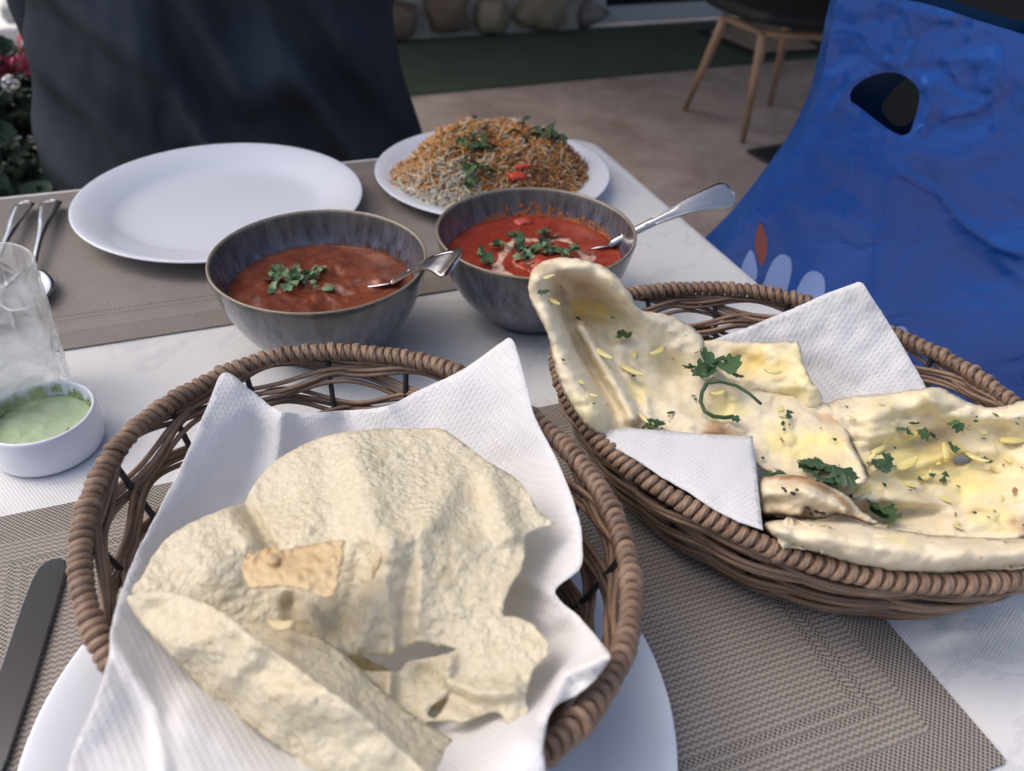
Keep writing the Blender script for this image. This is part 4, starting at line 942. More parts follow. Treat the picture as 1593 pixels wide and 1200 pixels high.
# garlic slices, coriander and specks on the naan
rs = random.Random(21)
def garlic(u, v, z, L, ang, label, bend=.5):
    pts = []; n_ = 9; c_ = at(u, v, z)
    for i in range(n_):
        t_ = (i/(n_-1)-.5); a = ang+bend*t_*1.6
        pts.append(c_+Vector((math.cos(ang)*L*t_-math.sin(ang)*L*bend*(t_*t_-.1), math.sin(ang)*L*t_+math.cos(ang)*L*bend*(t_*t_-.1), .0008)))
    o = cutlery('garlic_slice', pts, [L*.30*math.sqrt(max(.04, 1-(2*i/(n_-1)-1)**2)) for i in range(n_)], [.0018]*n_, m_garlic)
    return tag(o, label, 'garlic slice', 'garlic slices on the naan')
def zon(fz, u, v): return float(fz(np.array([[u, v]], float))[0])
for u, v, fz, L, a, bd, lab in ((1022, 548, zAf, .016, .4, .6, 'curved yellow garlic slice high on the left naan below the loop'), (1118, 612, zAf, .014, .2, .9, 'curved garlic slice inside the coriander stem ring'), (968, 522, zAf, .012, .3, .2, 'pale garlic slice just below the hollow of the naan loop'),
        (938, 552, zAf, .016, -1.2, .2, 'long pale garlic slice along the fold of the left naan'), (982, 578, zAf, .018, -1.0, .15, 'upright garlic slice in the creases right of the rolled naan limb'), (1005, 655, zAf, .014, -1.3, .1, 'garlic slice at the foot of the creases above the front napkin'),
        (923, 618, zAf, .005, -.9, .1, 'tiny toasted garlic chip on the rolled limb of the left naan'), (860, 470, zAf, .012, -1.2, .2, 'thin garlic sliver on the outer side of the naan loop'),
        (1203, 580, lambda p: zB(p)+.002, .012, -.5, .9, 'curled garlic slice on the torn naan square'), (1410, 724, zCf, .022, .25, .15, 'long buttery garlic slice in the middle of the right naan'), (1470, 705, zCf, .018, .9, .3, 'thick garlic slice beside the hole in the right naan'), (1518, 714, zCf, .015, -1.0, .4, 'garlic slice right of the hole in the right naan'),
        (1440, 742, zCf, .014, .3, .8, 'curled garlic slice below the long buttery one'), (1575, 686, zCf, .022, -.2, .2, 'orange toasted garlic slice at the right edge of the photo'), (1365, 702, zCf, .016, .3, .1, 'garlic slice by the tip of the left naan'), (1420, 680, zCf, .012, .2, .2, 'toasted garlic slice below the upper coriander leaf'),
        (1355, 715, zCf, .013, .5, .2, 'slender garlic slice under the tip of the left naan'), (1335, 765, zCf, .016, .6, .5, 'broad garlic slice behind the charred curl')):
    garlic(u, v, zon(fz, u, v)+.0015, L*.8, a, lab, bd)
# coriander sprig with the curled stem
sg = empty('coriander_sprig', at(1112, 600, .07), 0, 'coriander sprig with a long curled stem on the left naan', 'herb sprig')
zz = lambda u, v: zon(zAf, u, v)+.0035
ring_ = [(1100, 596), (1092, 610), (1090, 625), (1096, 640), (1110, 648), (1128, 650), (1142, 648)]
stemtube([at(u, v, zz(u, v)+.001) for u, v in ring_], .0011, m_leafd, sg)
stemtube([at(u, v, zz(u, v)+.001) for u, v in ((1100, 596), (1120, 594), (1145, 600), (1165, 612), (1184, 629))], .0009, m_leafd, sg)
for u, v, s_, rz_ in ((1104, 585, .012, .2), (1108, 570, .012, .1), (1118, 562, .010, -.3), (1100, 578, .010, .8), (1128, 578, .012, -1.3), (1140, 580, .009, -1.5), (1142, 648, .005, 3.)):
    leaf(at(u, v, zz(u, v)+.002), s_*.9, rs, sg, LG if s_ > .01 else LK, .35, rz_=rz_)
for (uvs, lab, n_, sp, fz, ss_, pool) in (((1255, 722), 'big pale coriander leaf lying flat behind the charred curl', 1, 0, zAf, .014, LG), ((1290, 735), 'dark coriander bunch behind the charred curl', 7, 13, zAf, .012, LK), ((1370, 792), 'single round dark coriander leaf right of the charred curl tip', 3, 3, zCf, .013, LG),
        ((1015, 662), 'coriander bits at the corner of the front napkin', 4, 7, zAf, .006, LK), ((1205, 735), 'coriander bits above the charred curl', 4, 9, zAf, .006, LK), ((1424, 668), 'dark coriander leaf high on the right naan', 4, 6, zCf, .006, LG), ((1368, 722), 'coriander cluster by the tip of the left naan', 6, 7, zCf, .006, LK), ((1455, 682), 'small green leaf on the right naan above the hole', 1, 0, zCf, .006, LG),
        ((1488, 704), 'green leaf at the upper edge of the hole', 1, 0, zCf, .008, LG), ((1532, 720), 'small green leaf right of the hole', 2, 2, zCf, .005, LG), ((1495, 656), 'pale green leaf near the fold of the right naan', 2, 5, zCf, .006, LG), ((1450, 742), 'thin coriander shreds below the long garlic slice', 4, 14, zCf, .004, LK), ((976, 520), 'dark coriander tuft near the naan loop', 3, 5, zAf, .006, LK), ((1070, 570), 'small dark herb fleck on the left naan', 2, 3, zAf, .004, LK), ((1230, 648), 'small herb curl in the middle of the left naan', 3, 3, zAf, .0035, LK), ((848, 453), 'dark herb fleck on the rolled naan loop', 2, 2, zAf, .004, LK)):
    g = empty('coriander_leaves', at(uvs[0], uvs[1], .07), 0, lab, 'herb leaf')
    for k in range(n_):
        u = uvs[0]+rs.gauss(0, sp); v = uvs[1]+rs.gauss(0, sp*.5); leaf(at(u, v, zon(fz, u, v)+.004), ss_*rs.uniform(.75, 1.1), rs, g, pool, .4)
# tiny chopped herb and toasted garlic flecks pressed into the breads
def flecks(owner, fz, poly, n, m, seed, s0=.0007, s1=.0016):
    r_ = np.random.RandomState(seed); P_ = np.array(poly, float); lo, hi = P_.min(0), P_.max(0); b = MB(); k = 0
    while k < n:
        q = lo+(hi-lo)*r_.rand(2)
        if q[0] > 1640 or not inside(q[None], P_)[0] or segdist(q[None], P_, True)[0] < 12: continue
        k += 1; p_ = at(q[0], q[1], zon(fz, q[0], q[1])+.0006); s_ = s0+(s1-s0)*r_.rand()**2; a = r_.rand()*6.28; c_, d_ = math.cos(a), math.sin(a)
        el = 1+1.6*r_.rand(); v = []
        for j in range(6):
            x_ = math.cos(j*1.047)*s_*el*(.7+.5*r_.rand()); y_ = math.sin(j*1.047)*s_*(.6+.5*r_.rand()); v.append(p_+Vector((x_*c_-y_*d_, x_*d_+y_*c_, 0)))
        b.add(v+[p_+Vector((0, 0, .0005))], [(j, (j+1) % 6, 6) for j in range(6)])
    o = b.build('herb_flecks', m, owner); o['kind'] = 'stuff'; return o
flecks(nav, zAf, nA, 24, m_leafd, 1, .0005, .0013); flecks(nav, zAf, nA, 10, new_mat('toasted_fleck', (.34, .19, .08), .6), 2); flecks(nav, zAf, nA, 12, m_garlic, 3, .0008, .0020)
nco = [o_ for o_ in bpy.data.objects if o_.get('label', '').startswith('large buttery')][0]
flecks(nco, zCf, nC, 26, m_leafd, 4, .0005, .0013); flecks(nco, zCf, nC, 10, bpy.data.materials['toasted_fleck'], 5); flecks(nco, zCf, nC, 24, m_garlic, 6, .0010, .0026)
# charred tear on the curl
b = MB()
for u, v in ((1222, 764), (1233, 768), (1240, 762), (1218, 760), (1256, 790), (1270, 796), (1262, 800), (1279, 798)):
    p_ = at(u, v, zon(lambda q_: zE(q_)+ridges(q_, [([(1195, 760), (1250, 762), (1310, 790)], 14, .007)]), u, v)+.0006); s_ = rs.uniform(.0010, .0020)
    b.add([p_+Vector((s_*math.cos(k*1.05)*rs.uniform(.6, 1.3), s_*math.sin(k*1.05)*rs.uniform(.6, 1.3), 0)) for k in range(6)]+[p_+Vector((0, 0, .0006))], [(k, (k+1) % 6, 6) for k in range(6)])
b.build('charred_blister', m_char, curl)
# ================================================================== BIRYANI
PC = Vector((.2645, .749, 0)); by = empty('biryani', (PC.x, PC.y, .006), 0, 'heaped mound of orange and brown biryani rice on the far white plate', 'rice')
def mound(x_, y_):
    d1 = ((x_+.002)/.100)**2+((y_-.006)/.066)**2; d2_ = ((x_-.025)/.058)**2+((y_-.010)/.045)**2; d3 = ((x_+.060)/.040)**2+((y_+.028)/.040)**2
    dd_ = ((x_-.006)/.090)**2+((y_-.006)/.060)**2
    return .031*np.exp(-np.abs(dd_)**2.6)+.007*vnoise(x_*110, y_*110, 1)*np.exp(-dd_)+.009*np.exp(-d1*1.2)+.014*np.exp(-d3)+.006*fbm(x_*40+5, y_*40, 3, 1)*np.exp(-d1*.8)
def inm(x_, y_): return ((x_+.004)/.102)**2+((y_+.004)/.076)**2
v = []; f = []; NX = 60
for i in range(NX+1):
    for j in range(NX+1):
        r = i/NX; a = 2*math.pi*j/NX; x_ = -.004+.100*r*math.cos(a); y_ = -.004+.074*r*math.sin(a)
        v.append((x_, y_, float(max(0, mound(x_, y_))*(1-r**5)+.001)))
for i in range(NX):
    for j in range(NX): f.append((i*(NX+1)+j, (i+1)*(NX+1)+j, (i+1)*(NX+1)+j+1, i*(NX+1)+j+1))
m_rb = noisy('rice_bed', (.30, .15, .06), (.48, .33, .18), 90, .6, .004, 200)
mesh('rice_bed', v, f, m_rb, by)
m_r = [noisy('rice_'+n_, a, b_, 60, .45) for n_, a, b_ in (('white', (.62, .56, .44), (.70, .64, .52)), ('orange', (.60, .24, .06), (.66, .36, .12)), ('brown', (.20, .09, .04), (.36, .18, .08)), ('saffron', (.64, .48, .24), (.68, .56, .34)))]
rsn = np.random.RandomState(4); vs = [[], [], [], []]; fs = [[], [], [], []]
cnt = 0
while cnt < 5200:
    x_, y_ = (rsn.rand(2)*2-1)*(.104, .080)
    if inm(x_, y_) > 1: continue
    cnt += 1
    r_ = inm(x_, y_)**.5; z = max(0, float(mound(x_, y_)))*(1-r_**5)+.0015+rsn.rand()*.005
    a = rsn.rand()*6.28; el = rsn.randn()*.6; d_ = Vector((math.cos(a)*math.cos(el), math.sin(a)*math.cos(el), math.sin(el)))
    s_ = d_.cross(Vector((0, 0, 1))).normalized(); u_ = s_.cross(d_); L = .0052+.0034*rsn.rand(); w = .00072+.0002*rsn.rand()
    c_ = Vector((x_, y_, z)); ring_ = []
    for t_, k_ in ((-.6, .8), (.55, .85)):
        for q_ in range(5): ring_.append(c_+d_*(L*t_)+(s_*math.cos(q_*1.2566)+u_*math.sin(q_*1.2566))*w*k_)
    ring_ += [c_-d_*L, c_+d_*L]
    fr = [(q_, (q_+1) % 5, 5+(q_+1) % 5, 5+q_) for q_ in range(5)]+[(10, (q_+1) % 5, q_) for q_ in range(5)]+[(11, 5+q_, 5+(q_+1) % 5) for q_ in range(5)]
    n1_ = fbm(x_*45, y_*45, 2, 2); br = x_*14+n1_*.6; wh = (-x_*9-y_*14)+n1_*.25+rsn.randn()*.15
    if br+rsn.randn()*.3 > .75: ci = 2
    elif wh > 1.12: ci = 0
    else: ci = rsn.choice([1, 1, 3, 0, 2, 1, 1, 1])
    b0 = len(vs[ci]); vs[ci] += ring_; fs[ci] += [tuple(i_+b0 for i_ in q_) for q_ in fr]
allv = []; allf = []; mi = []
for ci in range(4):
    b0 = len(allv); allv += vs[ci]; allf += [tuple(i_+b0 for i_ in q_) for q_ in fs[ci]]; mi += [ci]*len(fs[ci])
o = mesh('rice_grains', allv, allf, m_r, by); o.data.polygons.foreach_set('material_index', mi); o['kind'] = 'stuff'
g = empty('coriander_garnish', (PC.x, PC.y, .05), 0, 'dark chopped coriander leaves on top of the biryani mound', 'herb garnish')
def onrice(u, v):
    # walk down the viewing ray until it meets the mound
    for z in np.arange(.085, .005, -.001):
        p_ = at(u, v, z); x_, y_ = p_.x-PC.x, p_.y-PC.y
        if inm(x_, y_) < 1.1 and float(mound(x_, y_))+.008 >= z: return p_
    return at(u, v, .01)
for u, v, n_, sp, s_ in ((740, 232, 16, 12, .009), (735, 262, 8, 8, .009), (715, 240, 5, 9, .008), (800, 205, 10, 22, .007), (830, 215, 14, 13, .010), (855, 225, 8, 10, .008), (760, 200, 5, 12, .006), (765, 278, 4, 8, .006), (720, 215, 5, 8, .007)):
    for k in range(n_):
        uu, vv_ = u+rs.gauss(0, sp), v+rs.gauss(0, sp*.55); leaf(onrice(uu, vv_)+Vector((0, 0, .004)), s_*rs.uniform(.9, 1.5), rs, g, LK if k % 3 else LG, .8)
lf = at(733, 268, .045); 
for du, dv, s_ in ((0, 0, .013), (2, 14, .012), (-2, 24, .011)): leaf(onrice(733+du, 262+dv)+Vector((-.003, -.006, .004)), s_, rs, g, LG, .9, rz_=2.9)
for u, v, s_, lab in ((800, 278, .0075, 'bright red tomato piece in the front of the biryani mound'), (812, 262, .005, 'small red tomato scrap just above the bright tomato piece')):
    p_ = onrice(u, v); b = MB(); b.lathe([(0, -s_*.5), (s_, -s_*.35), (s_*1.0, s_*.1), (s_*.7, s_*.35), (s_*.3, s_*.38), (0, s_*.3)], 18)
    vv = [(x_*(1.3+.8*vnoise(x_*250+3, y_*250)), y_*(.7+.5*vnoise(x_*300, z_*400+5)), z_*(1+.6*vnoise(x_*400, y_*300))) for x_, y_, z_ in b.v]
    o = mesh('tomato_piece', vv, b.f, new_mat('tomato', (.62, .07, .03), .3)); o.location = p_+Vector((0, -.002, .003)); tag(o, lab, 'tomato piece')
# ================================================================== BLUE BAG
bn = np.array([.55, .835]); bn = bn/np.linalg.norm(bn); bd = float(np.array([.455, .640])@bn)
def onbag(uv, off):
    d = np.stack([uv[:, 0]-P0[0], uv[:, 1]-P0[1], np.full(len(uv), F)], 1) @ RC.T
    t_ = bd/(d[:, :2]@bn); X = d*t_[:, None]; X[:, 2] += H
    X[:, 0] += bn[0]*off*-1; X[:, 1] += bn[1]*off*-1; return X
ob_ = [(1312, -120), (1360, -60), (1395, -8), (1440, 6), (1480, 18), (1520, 32), (1560, 44), (1600, 56), (1680, 80), (1760, 140), (1800, 260), (1850, 420), (1900, 620), (1900, 800), (1700, 830), (1500, 800), (1300, 700), (1180, 600), (1080, 500), (1062, 455), (1130, 381), (1160, 345), (1200, 292), (1235, 240), (1262, 180), (1280, 110), (1292, 50), (1302, 0)]
hole = [(1322, 155), (1326, 138), (1345, 122), (1372, 113), (1398, 114), (1418, 126), (1429, 140), (1430, 160), (1424, 185), (1414, 206), (1404, 210), (1385, 202), (1360, 184), (1335, 165)]
def bagf(p):
    nar = ridges(p, [([(1350, 70), (1372, 92), (1398, 100)], 4.5, .0035), ([(1395, 98), (1440, 112), (1500, 100)], 4.5, -.003), ([(1442, 128), (1450, 160), (1436, 200)], 5, .004), ([(1545, 88), (1562, 140), (1520, 172), (1470, 182)], 5, .0035), ([(1410, 20), (1425, 60), (1405, 100)], 4.5, .003), ([(1300, 160), (1325, 125), (1360, 108)], 5, .003), ([(1460, 100), (1490, 140), (1540, 150)], 4.5, -.003), ([(1400, 262), (1460, 300), (1500, 345), (1593, 400)], 6, .003), ([(1545, 375), (1593, 385), (1650, 372)], 6, .004)])
    z = .8*nar+.26*ridges(p, [([(1400, 60), (1410, 110)], 18, .006), ([(1440, 130), (1450, 170), (1435, 200)], 9, .010), ([(1340, 30), (1350, 80), (1390, 70)], 16, .006), ([(1300, 120), (1350, 95), (1400, 100), (1440, 130)], 12, .006), ([(1480, 100), (1540, 90), (1555, 150)], 16, .010), ([(1440, 190), (1520, 190), (1560, 150)], 22, -.010),
        ([(1400, 60), (1440, 50), (1500, 40)], 12, -.006), ([(1460, 130), (1500, 160)], 10, .005), ([(1300, 300), (1250, 480)], 60, -.010), ([(1420, 260), (1340, 560)], 70, .014), ([(1440, 280), (1480, 400), (1593, 450)], 34, -.012), ([(1560, 370), (1640, 380)], 16, .010), ([(1480, 330), (1593, 430)], 12, .006), ([(1593, 500), (1450, 560)], 60, .012), ([(1380, 0), (1420, 18), (1480, 30)], 10, .008), ([(1540, 130), (1550, 200)], 8, .008), ([(1505, 270), (1540, 300)], 10, .003)])
    return z+.003*fbm(p[:, 0]/150, p[:, 1]/170, 3, 1)+.0014*(np.abs(vnoise(p[:, 0]/70+3+.6*vnoise(p[:, 0]/40, p[:, 1]/40, 3), p[:, 1]/60, 2))+.5*np.abs(vnoise(p[:, 0]/33+7, p[:, 1]/42+2, 1)))*(.25+np.exp(-((p[:, 1]-100)/150)**2))+.02*np.clip((p[:, 1]-200)/500, 0, 1)
bag = empty('plastic_bag', (float(.60), .56, -.32), 0, 'large blue plastic carrier bag with punched handle hole beside the table', 'bag')
pl_ = Vector(bag.location)
def sub(V_, off): X = onbag(V_, off); return X-np.array(pl_)
fr = sheet('front_panel', ob_, bagf, m_bag, bag, step=6.5, outstep=9, holes=[hole], tof=sub)
hole2 = [(1384, 204), (1392, 188), (1402, 174), (1414, 163), (1430, 152), (1446, 156), (1450, 180), (1445, 215), (1420, 235), (1398, 226)]
sheet('back_panel', ob_, lambda p: -.055-.02*np.exp(-((p[:, 1]-500)/300)**2)+0*p[:, 0]-.045*np.exp(-((p[:, 1]-160)/150)**2)*0, m_bag_in, bag, step=16, holes=[hole2], tof=sub, outstep=9)
ol = resample(ob_, 9); zf_ = bagf(ol); A_ = sub(ol, zf_); B_ = sub(ol, np.full(len(ol), -.055)-.02*np.exp(-((ol[:, 1]-500)/300)**2)); n_ = len(ol)
f = [(i, (i+1) % n_, n_+(i+1) % n_, n_+i) for i in range(n_) if ol[i, 1] > 60 or ol[i, 0] < 1315]
mesh('side_gusset', list(A_)+list(B_), f, m_bag, bag)
def decal(name, pts, m): return sheet(name, pts, lambda p: bagf(p)+.0012, m, bag, step=8, tof=sub)
def oval(cx_, cy_, w, h, a):
    a = math.radians(a); out = []
    for k in range(24):
        q_ = 2*math.pi*k/24; c_, s_ = math.cos(q_), math.sin(q_); x_ = w*math.copysign(abs(c_)**.8, c_); y_ = h*math.copysign(abs(s_)**.8, s_)
        out.append((cx_+x_*math.cos(a)-y_*math.sin(a), cy_+x_*math.sin(a)+y_*math.cos(a)))
    return out
decal('oval_print', oval(1206, 438, 19, 50, 18), m_print_b); decal('oval_print', oval(1255, 465, 22, 50, 18), m_print_b)
decal('petal_print', [(1168, 382), (1176, 400), (1177, 425), (1160, 440), (1148, 430), (1155, 405)], m_print_b)
decal('diamond_print', [(1183, 340), (1190, 356), (1194, 372), (1192, 390), (1185, 407), (1178, 393), (1174, 376), (1176, 356)], m_print_r)
decal('oval_print', oval(1392, 530, 17, 36, 12), m_print_b)
# seat the bag stands on
st = empty('bag_chair', (.72, .42, FL), 0, 'chair seat beside the table under the blue plastic bag', 'chair')
b = MB(); b.add(*ringslab([(rrect(-.19, .22, -.22, .22, .05), .36), (rrect(-.20, .23, -.23, .23, .05), .37), (rrect(-.20, .23, -.23, .23, .05), .385), (rrect(-.185, .215, -.215, .215, .05), .39)])); b.build('seat', m_black, st)
for a_, c_ in ((-.15, -.18), (-.15, .18), (.18, -.18), (.18, .18)):
    b = MB(); b.tube([(a_, c_, .36), (a_*1.25, c_*1.2, 0)], [.016, .010], 10); b.build('leg', m_wood, st)
# ================================================================== FAR CHAIR AND OTHER FURNITURE
ch = empty('chair', (1.95, 2.62, FL), 0, 'chair with dark seat shell and slim wooden legs on the terrace behind the bag', 'chair')
org = Vector(ch.location)
def rel(p_): return Vector(p_)-org
fA, fB = at(1065, 172, FL), at(1155, 222, FL); tA, tB = at(1128, 28, -.335), at(1188, 52, -.335)
def leg_(a_, b_): m_ = MB(); m_.tube([rel(b_), rel(a_)], [.017, .010], 10); m_.build('leg', m_wood, ch)
leg_(fA, tA); leg_(fB, tB)
tC, tD = Vector((2.02, 2.20, -.335)), Vector((2.02, 2.62, -.335)); leg_(Vector((2.16, 2.06, FL)), tC); leg_(Vector((2.16, 2.80, FL)), tD)
b = MB(); b.tube([rel(tA), rel(tB)], .012, 8); b.tube([rel(tB), rel(tC)], .012, 8); b.build('seat_frame', m_wood, ch)
v = []; f = []; nx, ny = 20, 20
sx0 = Vector((1.64, 2.72, -.30)); ex = Vector((.50, -.14, 0)); ey = Vector((-.02, -.50, 0))
for i in range(nx+1):
    for j in range(ny+1):
        a_, b_ = i/nx, j/ny; ea = 2*a_-1; eb = 2*b_-1; q_ = 1-.10*max(0, ea*ea*eb*eb)
        p_ = sx0+ex*(.5+ea*.5*q_)+ey*(.5+eb*.5*q_)+Vector((0, 0, .02*(ea*ea*.5+eb*eb*.5)+(.35*max(0, a_-.8)**1*0)))
        v.append(rel(p_))
for i in range(nx):
    for j in range(ny): f.append((i*(ny+1)+j, (i+1)*(ny+1)+j, (i+1)*(ny+1)+j+1, i*(ny+1)+j+1))
o = mesh('seat', v, f, m_black, ch); s = o.modifiers.new('t', 'SOLIDIFY'); s.thickness = .035; s.offset = -1
v = []; f = []
for i in range(13):
    for j in range(17):
        h_ = i/12; w_ = (j/16)*2-1; p_ = Vector((2.10+.05*h_-.05*w_*w_, 2.36-.26*w_*(1-.25*h_*h_), -.28+.42*h_)); v.append(rel(p_))
for i in range(12):
    for j in range(16): f.append((i*17+j, (i+1)*17+j, (i+1)*17+j+1, i*17+j+1))
o = mesh('backrest', v, f, m_black, ch); s = o.modifiers.new('t', 'SOLIDIFY'); s.thickness = .02
# pedestal table behind the bag: dark square foot plate on the floor
pt_ = empty('pedestal_table', (2.10, 2.05, FL), math.radians(14), 'black pedestal table whose square foot plate shows left of the blue bag', 'table')
def cornr(): 
    c0 = at(1162, 233, FL+.012); return c0
q = [at(1162, 233, FL+.012), at(1250, 219, FL+.012), at(1380, 300, FL+.012), at(1222, 268, FL+.012)]
c0, c1 = q[0], q[1]; ex = (c1-c0).normalized(); e3 = (q[3]-c0).normalized(); S_ = .42
pl4 = [c0, c0+ex*S_, c0+ex*S_+e3*S_, c0+e3*S_]; cc = sum(pl4, Vector())/4
pt_.location = (cc.x, cc.y, FL); pt_.rotation_euler = (0, 0, 0)
b = MB(); b.add(*slab([p_-Vector((cc.x, cc.y, 0)) for p_ in pl4], .001, .014)); bevel(b.build('foot_plate', m_blackm, pt_, False))
b = MB(); b.lathe([(0, .014), (.035, .014), (.035, .70), (0, .70)], 24); b.build('column', m_blackm, pt_)
b = MB(); b.add(*ringslab([(rrect(-.32, .32, -.32, .32, .03), .70), (rrect(-.33, .33, -.33, .33, .03), .71), (rrect(-.33, .33, -.33, .33, .03), .73)])); b.build('table_top', m_black, pt_, False)
bc = empty('chair', (1.17, 1.00, FL), math.radians(-46), 'black chair with solid backrest added behind the blue bag to darken its handle hole', 'chair')  # added chair, placed so its black backrest darkens the bag's handle hole
b = MB(); b.add(*ringslab([(rrect(-.24, .24, -.24, .24, .05), .41), (rrect(-.24, .24, -.24, .24, .05), .44)])); b.build('seat', m_black, bc)
for a_, c_ in ((-.2, -.2), (-.2, .2), (.2, -.2), (.2, .2)):
    b = MB(); b.tube([(a_, c_, .41), (a_*1.15, c_*1.15, 0)], [.014, .010], 10); b.build('leg', m_black, bc)
b = MB(); b.box(-.26, .26, .20, .23, .44, .98); bevel(b.build('backrest', m_black, bc, False), .012, 3)
# ================================================================== PLANTS
def geranium(c, n_, R_, hgt, label, flowers, seed):
    rs = random.Random(seed); root = empty('geranium', c, 0, label, 'flowering plant')
    b = MB(); b.box(-.22, .22, -.12, .12, 0, .30); o = bevel(b.build('planter', noisy('dark_planter', (.05, .045, .045), (.08, .07, .07), 8, .7), root, False), .01)
    for k in range(9):
        a_ = rs.uniform(0, 6.28); b = MB(); b.tube([(rs.uniform(-.1, .1), rs.uniform(-.06, .06), .28), (math.cos(a_)*R_*.4, math.sin(a_)*R_*.3, .28+hgt*.5), (math.cos(a_)*R_*.7, math.sin(a_)*R_*.6, .28+hgt*.85)], [.006, .004, .002], 6); b.build('stem', m_foliage, root)
    for part, m, frac in (('foliage', m_foliage, .65), ('pale_foliage', m_foliage2, .35)):
        v = []; f = []
        for k in range(int(n_*frac*1.8)):
            while True:
                x_, y_, z_ = rs.uniform(-1, 1), rs.uniform(-1, 1), rs.uniform(-1, 1)
                if x_*x_+y_*y_+z_*z_ < 1 and vnoise(x_*2.5+seed, y_*2.5+z_*3) > -.35: break
            c_ = Vector((x_*R_, y_*R_*.8, .30+hgt*.5+z_*hgt*.55)); s_ = rs.uniform(.007, .014)
            rot = Matrix.Rotation(rs.uniform(0, 6.28), 3, 'Z') @ Matrix.Rotation(rs.uniform(-1.1, 1.1), 3, 'X') @ Matrix.Rotation(rs.uniform(-.8, .8), 3, 'Y')
            b0 = len(v); v.append(c_)
            for q_ in range(8): a_ = q_*math.pi/4; r_ = s_*(1 if q_ % 2 else .85); v.append(c_+rot @ Vector((r_*math.cos(a_), r_*math.sin(a_), .25*s_)))
            for q_ in range(8): f.append((b0, b0+1+q_, b0+1+(q_+1) % 8))
        o = mesh(part, v, f, m, root, False); o['kind'] = 'stuff'
    for p_, r_, m in flowers:
        v = []; f = []; c_ = Vector(p_)-Vector(c)
        for k in range(46):
            d_ = Vector((rs.gauss(0, 1), rs.gauss(0, 1), rs.gauss(0, 1))).normalized(); q_ = c_+d_*r_*rs.uniform(.6, 1); s_ = r_*.30
            t1 = d_.orthogonal().normalized(); t2 = d_.cross(t1); b0 = len(v)
            for a_ in range(5): v.append(q_+(t1*math.cos(a_*1.2566)+t2*math.sin(a_*1.2566))*s_)
            f.append(tuple(range(b0, b0+5)))
        b2_ = MB(); b2_.tube([c_*1.0, c_*.7+Vector((0, 0, .1))], .002, 5)
        mesh('flower_head', v, f, m, root, False); b2_.build('stem', m_foliage2, root)
Yf = 1.5
geranium((-.46, Yf+.04, -.60), 3000, .27, .30, 'bushy geranium with red and pink flowers left of the seated person', [(atY(42, 66, Yf-.1), .016, m_fl_red), (atY(29, 97, Yf-.15), .014, m_fl_pink), (atY(50, 104, Yf-.1), .014, m_fl_pink), (atY(4, 105, Yf-.15), .017, m_fl_dark), (atY(16, 130, Yf-.2), .012, m_fl_white), (atY(-25, 80, Yf-.1), .016, m_fl_red)], 3)
geranium((-.95, 1.75, -.60), 2200, .27, .30, 'leafy geranium without flowers further left in the planter row', [], 5)
geranium((-.38, 1.14, -.66), 2600, .22, .36, 'dark low geranium directly behind the left end of the table', [], 8)
# ================================================================== PERSON
pe = empty('person', (.045, 1.16, FL), 0, 'seated person in loose dark blue clothes across the table', 'person')
verts = [(0, 0, .47), (0, .01, .62), (0, .02, .80), (0, .02, .96), (0, .01, 1.06), (0, -.005, 1.13), (0, -.02, 1.24), (0, -.02, 1.31),
         (-.09, 0, .48), (-.12, -.20, .50), (-.13, -.36, .48), (-.13, -.38, .28), (-.13, -.38, .09), (-.13, -.48, .05),
         (.09, 0, .48), (.12, -.20, .50), (.13, -.36, .48), (.13, -.38, .28), (.13, -.38, .09), (.13, -.48, .05),
         (-.10, .02, 1.03), (-.165, .02, 1.00), (-.18, .03, .80), (-.15, -.10, .63), (-.07, -.19, .61),
         (.10, .02, 1.03), (.165, .02, 1.00), (.18, .03, .80), (.15, -.10, .63), (.07, -.19, .61)]
edges = [(0, 1), (1, 2), (2, 3), (3, 4), (4, 5), (5, 6), (6, 7), (0, 8), (8, 9), (9, 10), (10, 11), (11, 12), (12, 13), (0, 14), (14, 15), (15, 16), (16, 17), (17, 18), (18, 19), (3, 20), (20, 21), (21, 22), (22, 23), (23, 24), (3, 25), (25, 26), (26, 27), (27, 28), (28, 29)]
rad = [.13, .12, .13, .11, .06, .05, .078, .06, .09, .085, .06, .05, .035, .03, .09, .085, .06, .05, .035, .03, .07, .052, .042, .034, .024, .07, .052, .042, .034, .024]
# fingers
for hx, sgn in ((-.07, 1), (.07, -1)):
    base = 24 if sgn == 1 else 29
    for k, (ox, ln) in enumerate(((-.022, .05), (-.008, .062), (.006, .066), (.019, .056))):
        i0 = len(verts); verts += [(hx+ox*1.0, -.235, .605), (hx+ox*1.1+sgn*.01, -.235-ln*.7, .592), (hx+ox*1.1+sgn*.015, -.235-ln, .578)]; edges += [(base, i0), (i0, i0+1), (i0+1, i0+2)]; rad += [.0105, .009, .0075]
    i0 = len(verts); verts += [(hx+sgn*.030, -.200, .605), (hx+sgn*.045, -.230, .598)]; edges += [(base, i0), (i0, i0+1)]; rad += [.012, .009]
me = bpy.data.meshes.new('body'); me.from_pydata(verts, edges, []); me.materials.append(m_skin); bo = bpy.data.objects.new('body', me); link(bo, pe)
sk = bo.modifiers.new('skin', 'SKIN'); sl = me.skin_vertices[0].data
for i_, r_ in enumerate(rad): sl[i_].radius = (r_, r_*(.72 if i_ < 4 else 1))
sl[0].use_root = True
sb = bo.modifiers.new('sub', 'SUBSURF'); sb.levels = 2; sb.render_levels = 2
v = []; f = []; n_, rows = 220, 130                                    # loose top, from the lap to the shoulders
